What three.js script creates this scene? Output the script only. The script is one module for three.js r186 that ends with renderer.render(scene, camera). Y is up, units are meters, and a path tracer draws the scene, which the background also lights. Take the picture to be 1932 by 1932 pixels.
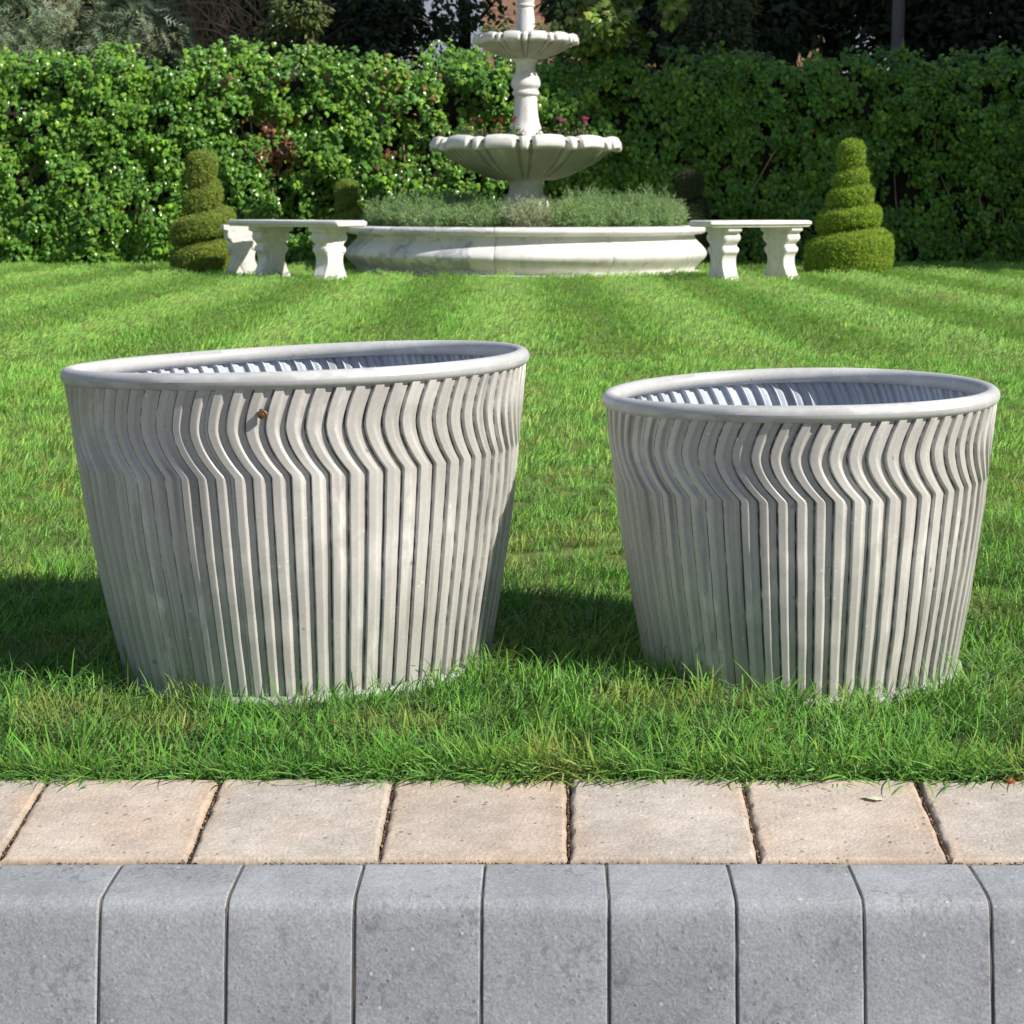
import * as THREE from 'three';
import { mergeGeometries, toCreasedNormals } from 'three/addons/utils/BufferGeometryUtils.js';

// ------------------------------------------------------------------ camera, sky, sun, exposure
const scene = new THREE.Scene();
const EYE = 0.546, FPX = 3550, PITCH = Math.atan((966 - 390) / FPX), CX = 1040;
const camera = new THREE.PerspectiveCamera(2 * Math.atan(966 / FPX) * 180 / Math.PI, 1, 0.05, 900);
camera.position.set(0, EYE, 0);
camera.rotation.set(-PITCH, 0, 0);
camera.setViewOffset(2080, 1932, 0, 0, 1932, 1932);
camera.focus = 1.95; camera.userData.fStop = 32;
scene.add(camera);

const SUN_AZ = 62, SUN_EL = 38, D2R = Math.PI / 180;
const sunDir = new THREE.Vector3(Math.sin(SUN_AZ * D2R) * Math.cos(SUN_EL * D2R), Math.sin(SUN_EL * D2R), Math.cos(SUN_AZ * D2R) * Math.cos(SUN_EL * D2R));
const skyTexture = (() => { // hazy blue sky with thin broken cloud
  const w = 512, h = 256, d = new Float32Array(w * h * 4), n2 = (x, y, z) => { const f = (a) => { const t = Math.sin(a) * 43758.5453; return t - Math.floor(t); }, xi = Math.floor(x), yi = Math.floor(y), zi = Math.floor(z), q = (t) => t * t * (3 - 2 * t), u = q(x - xi), v = q(y - yi), t = q(z - zi), k = (i, j, l) => f((xi + i) * 12.9898 + (yi + j) * 78.233 + (zi + l) * 37.719); const m = (p, r, e) => p + (r - p) * e; return m(m(m(k(0, 0, 0), k(1, 0, 0), u), m(k(0, 1, 0), k(1, 1, 0), u), v), m(m(k(0, 0, 1), k(1, 0, 1), u), m(k(0, 1, 1), k(1, 1, 1), u), v), t); };
  for (let j = 0; j < h; j++) for (let i = 0; i < w; i++) {
    const el = ((j + 0.5) / h - 0.5) * Math.PI, az = ((i + 0.5) / w - 0.5) * 2 * Math.PI, x = Math.cos(el) * Math.cos(az), y = Math.sin(el), z = Math.cos(el) * Math.sin(az), k = (j * w + i) * 4;
    const t = Math.pow(Math.max(0, y), 0.45); let c = [0.37 + (0.095 - 0.37) * t, 0.39 + (0.15 - 0.39) * t, 0.42 + (0.28 - 0.42) * t];
    if (y > 0) { const s = 3 / (y + 0.25); let m = 0, a = 0.5; for (let o = 0; o < 5; o++) { m += a * n2(x * s * 2 ** o + 9, y * 2 * 2 ** o, z * s * 2 ** o + 7); a *= 0.5; } const q = Math.min(1, Math.max(0, (m - 0.5) * 5)) * 0.6; c = c.map((v, e) => v + ([0.37, 0.375, 0.38][e] - v) * q); } else c = [0.1, 0.11, 0.07];
    d[k] = c[0]; d[k + 1] = c[1]; d[k + 2] = c[2]; d[k + 3] = 1;
  }
  const t = new THREE.DataTexture(d, w, h, THREE.RGBAFormat, THREE.FloatType); t.mapping = THREE.EquirectangularReflectionMapping; t.magFilter = THREE.LinearFilter; t.needsUpdate = true; return t;
})();
scene.background = skyTexture; scene.environment = skyTexture;
const sun = new THREE.DirectionalLight(0xfff7ec, 4.7);
sun.position.copy(sunDir).multiplyScalar(40); sun.target.position.set(0, 0, -9);
sun.position.add(sun.target.position);
sun.castShadow = true; sun.shadow.mapSize.set(4096, 4096);
Object.assign(sun.shadow.camera, { left: -24, right: 24, top: 24, bottom: -24, near: 1, far: 120 });
scene.add(sun, sun.target);
const renderer = new THREE.WebGLRenderer({ antialias: true });
renderer.toneMapping = THREE.LinearToneMapping; renderer.toneMappingExposure = 1.25;
renderer.shadowMap.enabled = true;

// ------------------------------------------------------------------ helpers
let seed = 12345;
const rnd = () => { seed = (seed + 0x6D2B79F5) | 0; let t = Math.imul(seed ^ (seed >>> 15), 1 | seed); t = (t + Math.imul(t ^ (t >>> 7), 61 | t)) ^ t; return ((t ^ (t >>> 14)) >>> 0) / 4294967296; };
const rr = (a, b) => a + (b - a) * rnd();
const gauss = () => (rnd() + rnd() + rnd() + rnd() - 2) * 0.866;
const lerp = (a, b, t) => a + (b - a) * t, clamp = (x, a = 0, b = 1) => Math.min(b, Math.max(a, x));
const sm = (a, b, x) => { const t = clamp((x - a) / (b - a)); return t * t * (3 - 2 * t); };
const hash = (x, y, z = 0) => { let h = (Math.imul(x | 0, 374761393) + Math.imul(y | 0, 668265263) + Math.imul(z | 0, 2147483647 ^ 0x5bd1e995)) | 0; h = Math.imul(h ^ (h >>> 13), 1274126177); return ((h ^ (h >>> 16)) >>> 0) / 4294967296; };
function noise(x, y, s = 0, per = 0) {
  const xi = Math.floor(x), yi = Math.floor(y), fx = x - xi, fy = y - yi, w = (v) => per ? ((v % per) + per) % per : v;
  const u = fx * fx * (3 - 2 * fx), v = fy * fy * (3 - 2 * fy);
  const a = hash(w(xi), w(yi), s), b = hash(w(xi + 1), w(yi), s), c = hash(w(xi), w(yi + 1), s), d = hash(w(xi + 1), w(yi + 1), s);
  return lerp(lerp(a, b, u), lerp(c, d, u), v);
}
const fbm = (x, y, s = 0, o = 4, per = 0) => { let a = 0, k = 0.5, n = 0; for (let i = 0; i < o; i++) { a += k * noise(x, y, s + i, per); n += k; k *= 0.5; x *= 2; y *= 2; per *= 2; } return a / n; };
const used = {};
const numbered = (n) => { const k = used[n] = (used[n] ?? -1) + 1; return k ? n + '_' + String(k).padStart(3, '0') : n; };
function tag(o, label, category, group, kind) {
  if (label) o.userData.label = label; if (category) o.userData.category = category;
  if (group) o.userData.group = group; if (kind) o.userData.kind = kind; return o;
}
function thing(name, label, category, pos = [0, 0, 0], turn = 0, group) {
  const o = new THREE.Group(); o.name = numbered(name); o.position.set(...pos); o.rotation.y = turn; scene.add(o);
  return tag(o, label, category, group);
}
function part(name, geo, mat, parent) {
  const m = new THREE.Mesh(Array.isArray(geo) ? mergeGeometries(geo.map((g) => g.index ? g.toNonIndexed() : g)) : geo, mat);
  m.name = parent === scene ? numbered(name) : name; m.castShadow = m.receiveShadow = true; parent.add(m); return m;
}
const struct = (name, geo, mat) => tag(part(name, geo, mat, scene), null, null, null, 'structure');
// a point on the vertical plane z, seen at a place of the photograph (1932 px wide)
function W(px, py, z) {
  const dx = (px - CX) / FPX, dy = (966 - py) / FPX, c = Math.cos(PITCH), s = Math.sin(PITCH);
  const ry = dy * c - s, rz = -dy * s - c, t = z / rz; return new THREE.Vector3(dx * t, EYE + ry * t, z);
}
const lathe = (pts, n = 64) => new THREE.LatheGeometry(pts.map((p) => new THREE.Vector2(p[0], p[1])), n);
function smoothProfile(pts, n = 60) {
  return new THREE.CatmullRomCurve3(pts.map((p) => new THREE.Vector3(p[0], p[1], 0)), false, 'centripetal').getPoints(n).map((v) => [Math.max(v.x, 0.0005), v.y]);
}
function tube(pts, r0, r1, seg = 10, rad = 6) {
  const cv = new THREE.CatmullRomCurve3(pts.map((p) => p.isVector3 ? p : new THREE.Vector3(...p)));
  const g = new THREE.TubeGeometry(cv, seg, 1, rad, false), P = g.attributes.position, N = g.attributes.normal;
  for (let i = 0; i <= seg; i++) {
    const c = cv.getPointAt(i / seg), r = lerp(r0, r1, i / seg);
    for (let j = 0; j <= rad; j++) { const k = i * (rad + 1) + j; P.setXYZ(k, c.x + N.getX(k) * r, c.y + N.getY(k) * r, c.z + N.getZ(k) * r); }
  }
  return g;
}
// grid surface from a function (u, v) -> [x, y, z, u', v', r, g, b]
function grid(nu, nv, f, color = false, flip = false) {
  const P = [], U = [], C = [], I = [];
  for (let j = 0; j <= nv; j++) for (let i = 0; i <= nu; i++) { const q = f(i, j); P.push(q[0], q[1], q[2]); U.push(q[3] ?? i / nu, q[4] ?? j / nv); if (color) C.push(q[5], q[6], q[7]); }
  for (let j = 0; j < nv; j++) for (let i = 0; i < nu; i++) {
    const a = j * (nu + 1) + i, b = a + 1, c = a + nu + 1, d = c + 1;
    flip ? I.push(a, c, b, b, c, d) : I.push(a, b, c, b, d, c);
  }
  const g = new THREE.BufferGeometry();
  g.setAttribute('position', new THREE.Float32BufferAttribute(P, 3)); g.setAttribute('uv', new THREE.Float32BufferAttribute(U, 2));
  if (color) g.setAttribute('color', new THREE.Float32BufferAttribute(C, 3));
  g.setIndex(I); g.computeVertexNormals(); return g;
}
function tex(n, f, srgb = true) {
  const d = new Uint8Array(n * n * 4);
  for (let y = 0; y < n; y++) for (let x = 0; x < n; x++) { const c = f(x / n, y / n), k = (y * n + x) * 4; for (let i = 0; i < 3; i++) d[k + i] = clamp(c[i]) * 255; d[k + 3] = 255; }
  const t = new THREE.DataTexture(d, n, n); t.wrapS = t.wrapT = THREE.RepeatWrapping; t.magFilter = THREE.LinearFilter; t.minFilter = THREE.LinearMipmapLinearFilter; t.generateMipmaps = true;
  if (srgb) t.colorSpace = THREE.SRGBColorSpace; t.needsUpdate = true; return t;
}
const g3 = (v) => [v, v, v];
const std = (o) => new THREE.MeshPhysicalMaterial(o);
const rgb = (r, g, b) => new THREE.Color().setRGB(r, g, b);

// ------------------------------------------------------------------ materials
// blemishes: round spots in a repeating square
function spots(n, rmin, rmax, s) { const a = []; for (let i = 0; i < n; i++) a.push([hash(i, 1, s), hash(i, 2, s), lerp(rmin, rmax, hash(i, 3, s) ** 2), hash(i, 4, s)]); return a; }
function spotGrid(list, cells = 32) { const G = Array.from({ length: cells * cells }, () => []); for (const p of list) for (let a = -1; a <= 1; a++) for (let b = -1; b <= 1; b++) G[((Math.floor(p[1] * cells) + a + cells) % cells) * cells + (Math.floor(p[0] * cells) + b + cells) % cells].push(p); return (u, v) => { let m = 0, w = 0; for (const p of G[Math.floor(v * cells) % cells * cells + Math.floor(u * cells) % cells]) { let dx = Math.abs(u - p[0]), dy = Math.abs(v - p[1]); dx = Math.min(dx, 1 - dx); dy = Math.min(dy, 1 - dy); const k = 1 - Math.hypot(dx, dy * 1.0) / p[2]; if (k > m) { m = k; w = p[3]; } } return [clamp(m * 2), w]; }; }
const kerbPits = spotGrid(spots(620, 0.0015, 0.005, 11)), kerbSpecks = spotGrid(spots(70, 0.002, 0.006, 12));
const kerbTex = tex(1024, (u, v) => {
  const big = fbm(u * 5, v * 5, 21, 4, 5), mid = fbm(u * 26, v * 26, 22, 3, 26), fine = noise(u * 260, v * 260, 23, 260), grit = noise(u * 500, v * 500, 27, 500);
  const zone = sm(0.4, 0.7, fbm(u * 6, v * 6, 26, 3, 6));
  const p = kerbPits(u, v), w = kerbSpecks(u, v);
  let c = 0.61 + (big - 0.5) * 0.12 + (mid - 0.5) * 0.06 + (fine - 0.5) * 0.1 + (grit - 0.5) * 0.07 - zone * (sm(0.3, 0.8, mid) * 0.035 + sm(0.5, 0.72, noise(u * 95, v * 95, 28, 95)) * sm(0.35, 0.6, mid) * 0.07) - p[0] * (0.02 + 0.07 * zone);
  let rC = c * 0.978, gC = c * 1.0, bC = c * 1.022; const k = w[0] * 0.8; rC = lerp(rC, 0.78, k); gC = lerp(gC, 0.78, k); bC = lerp(bC, 0.76, k);
  return [rC, gC, bC];
});
const kerbBump = tex(512, (u, v) => g3(0.6 + (noise(u * 180, v * 180, 23, 180) - 0.5) * 0.35 + (fbm(u * 60, v * 60, 22, 3, 60) - 0.5) * 0.3 - kerbPits(u, v)[0] * 0.5), false);
const pinkPits = spotGrid(spots(300, 0.0016, 0.006, 31)), pinkSpecks = spotGrid(spots(160, 0.0015, 0.005, 32));
const pinkTex = tex(1024, (u, v) => {
  const big = fbm(u * 6, v * 6, 41, 4, 6), mid = fbm(u * 30, v * 48, 42, 3, 6), fine = noise(u * 300, v * 300, 43, 300), warm = fbm(u * 4, v * 4, 44, 3, 4);
  const p = pinkPits(u, v), w = pinkSpecks(u, v);
  const c = 0.735 + (big - 0.5) * 0.14 + (mid - 0.5) * 0.1 + (fine - 0.5) * 0.1 - p[0] * 0.17;
  const k = w[0] * 0.6, t = sm(0.35, 0.75, warm);
  return [lerp(c * 1.01, 0.9, k), lerp(c * lerp(0.965, 0.932, t), 0.88, k), lerp(c * lerp(0.915, 0.855, t), 0.84, k)];
});
const pinkBump = tex(512, (u, v) => g3(0.6 + (noise(u * 200, v * 200, 43, 200) - 0.5) * 0.4 + (fbm(u * 30, v * 48, 42, 3, 6) - 0.5) * 0.4 - pinkPits(u, v)[0] * 0.6), false);
const potSpecks = spotGrid(spots(200, 0.0012, 0.0045, 51)), potStains = spotGrid(spots(26, 0.004, 0.012, 52));
const potTex = tex(1024, (u, v) => {
  const big = fbm(u * 4, v * 4, 61, 4, 4), streak = fbm(u * 40, v * 5, 62, 3, 5), fine = noise(u * 200, v * 200, 63, 200);
  const w = potSpecks(u, v), s = potStains(u, v), pale = sm(0.6, 0.8, fbm(u * 9, v * 9, 64, 4, 9));
  const scuff = sm(0.55, 0.8, fbm(u * 14 + 3, v * 3, 67, 4)) * sm(0.45, 0.65, fbm(u * 60, v * 22, 68, 3, 0)), runs = sm(0.55, 0.8, fbm(u * 70, v * 2, 69, 3)) * sm(0.4, 0.7, fbm(u * 5 + 2, v * 5, 70, 2));
  let c = 0.765 + (big - 0.5) * 0.16 + (streak - 0.5) * 0.08 + (fine - 0.5) * 0.035 + pale * 0.07 + scuff * 0.09 - runs * 0.11 - s[0] * 0.16 * (s[1] > 0.5 ? 1 : 0);
  c = lerp(c, 0.95, w[0] * 0.75 * sm(0.42, 0.58, big));
  const t = fbm(u * 7, v * 7, 66, 3, 7);
  return [c * 0.985, c * lerp(0.978, 0.988, t), c * lerp(0.96, 0.985, t)];
});
const marbleTex = (vein) => tex(512, (u, v) => {
  const n = fbm(u * 5, v * 5, 71, 5, 5), q = fbm(u * 5 + 3 * n, v * 3, 72, 5, 0), d = fbm(u * 14, v * 14, 73, 4, 14);
  const line = 1 - sm(0.0, 0.09, Math.abs(q - 0.5)), dark = vein * clamp(line * 0.38 + sm(0.5, 0.8, q) * 0.4);
  const c = 0.93 + (n - 0.5) * 0.08 + (d - 0.5) * 0.05, mould = sm(0.62, 0.8, d) * 0.08;
  return [c - dark * 0.5 - mould, c * 0.992 - dark * 0.47 - mould, c * 0.98 - dark * 0.38 - mould * 1.4];
});
const brickTex = tex(512, (u, v) => {
  const rows = 24, cols = 8, y = v * rows, r = Math.floor(y), x = u * cols + (r % 2) * 0.5, m = (y - r < 0.14) || (x - Math.floor(x) < 0.05);
  const h = hash(Math.floor(x) % cols, r, 81), n = noise(u * 120, v * 120, 82, 120) * 0.1;
  return m ? [0.6 + n, 0.52 + n, 0.46 + n] : [0.52 + h * 0.12 + n, 0.37 + h * 0.1 + n, 0.31 + h * 0.08 + n];
});
const M = {
  soil: std({ color: rgb(0.045, 0.03, 0.018), roughness: 1 }),
  joint: std({ color: rgb(0.10, 0.06, 0.033), roughness: 1 }),
  road: std({ color: rgb(0.09, 0.09, 0.095), roughness: 0.95 }),
  pot: std({ map: potTex, vertexColors: true, roughness: 0.4, metalness: 0.08, side: THREE.DoubleSide }),
  rim: std({ map: potTex, color: rgb(0.95, 0.97, 0.99), roughness: 0.48 }),
  ring: std({ map: potTex, color: rgb(0.68, 0.69, 0.68), roughness: 0.6 }),
  potIn: std({ map: potTex, color: rgb(0.9, 0.98, 1.12), roughness: 0.42, metalness: 0, side: THREE.DoubleSide }),
  marble: std({ map: marbleTex(0.3), roughness: 0.55 }),
  marbleDark: std({ map: marbleTex(1), roughness: 0.5 }),
  stone: std({ map: marbleTex(0.25), color: rgb(0.82, 0.84, 0.78), roughness: 0.8 }),
  bowl: std({ map: marbleTex(0.25), color: rgb(0.92, 0.93, 0.92), roughness: 0.75, vertexColors: true }),
  bowlIn: std({ color: rgb(0.05, 0.04, 0.03), roughness: 1 }),
  bark: std({ color: rgb(0.10, 0.085, 0.065), roughness: 1 }),
  darkBark: std({ color: rgb(0.03, 0.025, 0.018), roughness: 1 }),
  deadTwig: std({ color: rgb(0.4, 0.29, 0.2), roughness: 1 }),
  greyBark: std({ color: rgb(0.17, 0.17, 0.16), roughness: 1 }),
};
for (const [m, map, bump, s, rep] of [['kerb', kerbTex, kerbBump, 0.0006, 1], ['pink', pinkTex, pinkBump, 0.0011, 1]]) M[m] = std({ map, bumpMap: bump, bumpScale: s, roughness: m === 'kerb' ? 0.66 : 0.9 });
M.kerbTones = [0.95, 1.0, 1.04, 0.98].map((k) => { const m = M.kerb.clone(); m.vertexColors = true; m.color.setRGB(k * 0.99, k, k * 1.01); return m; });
M.pinkTones = [[1, 1, 1], [1.0, 0.96, 0.93], [0.98, 0.99, 0.99], [1.03, 0.99, 0.95]].map((k) => { const m = M.pink.clone(); m.vertexColors = true; m.color.setRGB(k[0], k[1], k[2]); return m; });
M.leaf = std({ color: rgb(1, 1, 1), roughness: 0.9, transmission: 0.28, thickness: 0, clearcoat: 0.75, clearcoatRoughness: 0.24, side: THREE.DoubleSide });
M.mattLeaf = std({ color: rgb(1, 1, 1), roughness: 0.95, transmission: 0.25, thickness: 0, clearcoat: 0.15, clearcoatRoughness: 0.5, side: THREE.DoubleSide });
M.grass = std({ color: rgb(1, 1, 1), vertexColors: true, roughness: 0.92, transmission: 0.35, thickness: 0, clearcoat: 0.2, clearcoatRoughness: 0.35, side: THREE.DoubleSide });

// ------------------------------------------------------------------ leaves and instancing
function poly(list, tris, nrm) { const g = new THREE.BufferGeometry(), P = []; for (const t of tris) for (const i of t) P.push(...list[i]); g.setAttribute('position', new THREE.Float32BufferAttribute(P, 3)); g.setAttribute('uv', new THREE.Float32BufferAttribute(new Float32Array(P.length / 3 * 2), 2)); g.computeVertexNormals(); return g; }
// leaves lie in xy, point along +y, face +z, about one unit long
const ivyLeaf = poly([[0, 0, 0], [0.36, 0.04, -0.06], [0.36, 0.3, -0.05], [0.46, 0.46, -0.1], [0.25, 0.64, -0.04], [0, 1, -0.1], [-0.25, 0.64, -0.04], [-0.46, 0.46, -0.1], [-0.36, 0.3, -0.05], [-0.36, 0.04, -0.06], [0, 0.4, 0.05]],
  [[0, 1, 10], [1, 2, 10], [2, 3, 10], [3, 4, 10], [4, 5, 10], [5, 6, 10], [6, 7, 10], [7, 8, 10], [8, 9, 10], [9, 0, 10]]);
const ovalLeaf = poly([[0, 0, 0], [0.24, 0.35, -0.06], [0.2, 0.7, -0.08], [0, 1, -0.12], [-0.2, 0.7, -0.08], [-0.24, 0.35, -0.06], [0, 0.5, 0.03]], [[0, 1, 6], [1, 2, 6], [2, 3, 6], [3, 4, 6], [4, 5, 6], [5, 0, 6]]);
const needleSpray = (() => { const L = [], T = []; for (let i = 0; i < 9; i++) { const y = i / 9, s = i % 2 ? 1 : -1, l = 0.32 * (1.1 - y * 0.7), k = L.length; L.push([0, y, 0], [0.02 * s, y + 0.1, 0.01], [s * l, y + 0.2 + rr(-0.04, 0.04), rr(-0.1, 0.1)]); T.push([k, k + 1, k + 2]); } L.push([-0.02, 0, 0], [0.02, 0, 0], [0, 1.1, 0]); T.push([L.length - 3, L.length - 2, L.length - 1]); return poly(L, T); })();
const sprig = (() => { const L = [], T = []; for (let i = 0; i < 7; i++) { const a = i * 2.4, y = 0.1 + i * 0.11, l = 0.3, k = L.length, c = Math.cos(a), s = Math.sin(a); L.push([0, y, 0], [c * l * 0.5 - s * 0.09, y + 0.16, s * l * 0.5 + c * 0.09], [c * l, y + 0.3, s * l], [c * l * 0.5 + s * 0.09, y + 0.16, s * l * 0.5 - c * 0.09]); T.push([k, k + 1, k + 2], [k, k + 2, k + 3]); } return poly(L, T); })();
const _m = new THREE.Matrix4(), _x = new THREE.Vector3(), _y = new THREE.Vector3(), _z = new THREE.Vector3(), _n = new THREE.Vector3();
class Copies {
  constructor() { this.m = []; this.c = []; }
  // a leaf at p that faces n, its tip towards about t
  leaf(p, n, t, s, col) {
    _z.copy(n).normalize(); _y.copy(t).addScaledVector(_z, -t.dot(_z)); if (_y.lengthSq() < 1e-6) _y.set(_z.y, -_z.x, 0.01); _y.normalize(); _x.crossVectors(_y, _z);
    _m.makeBasis(_x.multiplyScalar(s), _y.clone().multiplyScalar(s), _z.clone().multiplyScalar(s)).setPosition(p); this.m.push(..._m.elements); this.c.push(col[0], col[1], col[2]);
  }
  raw(m, col) { this.m.push(...m.elements); this.c.push(col[0], col[1], col[2]); }
  build(name, geo, mat, parent, label) {
    const n = this.c.length / 3, o = new THREE.InstancedMesh(geo, mat, n); o.instanceMatrix.array.set(this.m); o.instanceColor = new THREE.InstancedBufferAttribute(new Float32Array(this.c), 3);
    o.name = name; o.userData.kind = 'stuff'; if (label) o.userData.label = label; o.castShadow = o.receiveShadow = true; parent.add(o); return o;
  }
}
const V = (x, y, z) => new THREE.Vector3(x, y, z);
const rdir = () => { const v = V(gauss(), gauss(), gauss()); return v.normalize(); };
const tint = (c, k) => { const f = 1 + (rnd() * 2 - 1) * k, h = (rnd() * 2 - 1) * k * 0.4; return [c[0] * f * (1 + h), c[1] * f, c[2] * f * (1 - h)]; };

// ------------------------------------------------------------------ ground, lawn, road
{
  const g = new THREE.PlaneGeometry(1000, 1000); g.rotateX(-Math.PI / 2); g.translate(0, -0.22, 0);
  struct('ground', g, std({ color: rgb(0.06, 0.09, 0.025), roughness: 1 }));
  const r = new THREE.PlaneGeometry(60, 20); r.rotateX(-Math.PI / 2); r.translate(0, -0.135, 8.62); struct('driveway', r, M.road);
}
const EDGE = -1.69;
function gy(x, z) {
  return 0.0145 + 0.006 * sm(EDGE, EDGE - 0.12, z) + 0.013 * Math.exp(-(((x - 0.02) / 0.22) ** 2) - ((z + 2.02) / 0.3) ** 2) + 0.01 * (fbm(x * 3 + 40, z * 3 + 40, 5, 3) - 0.5) * sm(EDGE, EDGE - 0.1, z);
}
{
  const xs = [], zs = []; for (let i = -40; i <= 40; i++) xs.push(Math.sign(i) * (Math.abs(i) * 0.04 + Math.pow(Math.abs(i) / 40, 4) * 28));
  for (let j = 0; j <= 70; j++) zs.push(EDGE - (j * 0.02 + Math.pow(j / 70, 3) * 50));
  const lawn = grid(80, 70, (i, j) => [xs[i], gy(xs[i], zs[j]), zs[j], xs[i], zs[j]]);
  const skirt = grid(80, 1, (i, j) => [xs[i], j ? gy(xs[i], EDGE) : -0.2, EDGE, xs[i], j]);
  const soilTex = tex(256, (u, v) => { const n = fbm(u * 12, v * 12, 91, 4, 12), f = noise(u * 100, v * 100, 92, 100); const c = 0.3 + n * 0.2 + f * 0.08; return [c * 0.9, c * 1.02, c * 0.45]; });
  struct('lawn', [lawn, skirt], std({ map: soilTex, roughness: 1 }));
}

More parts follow.
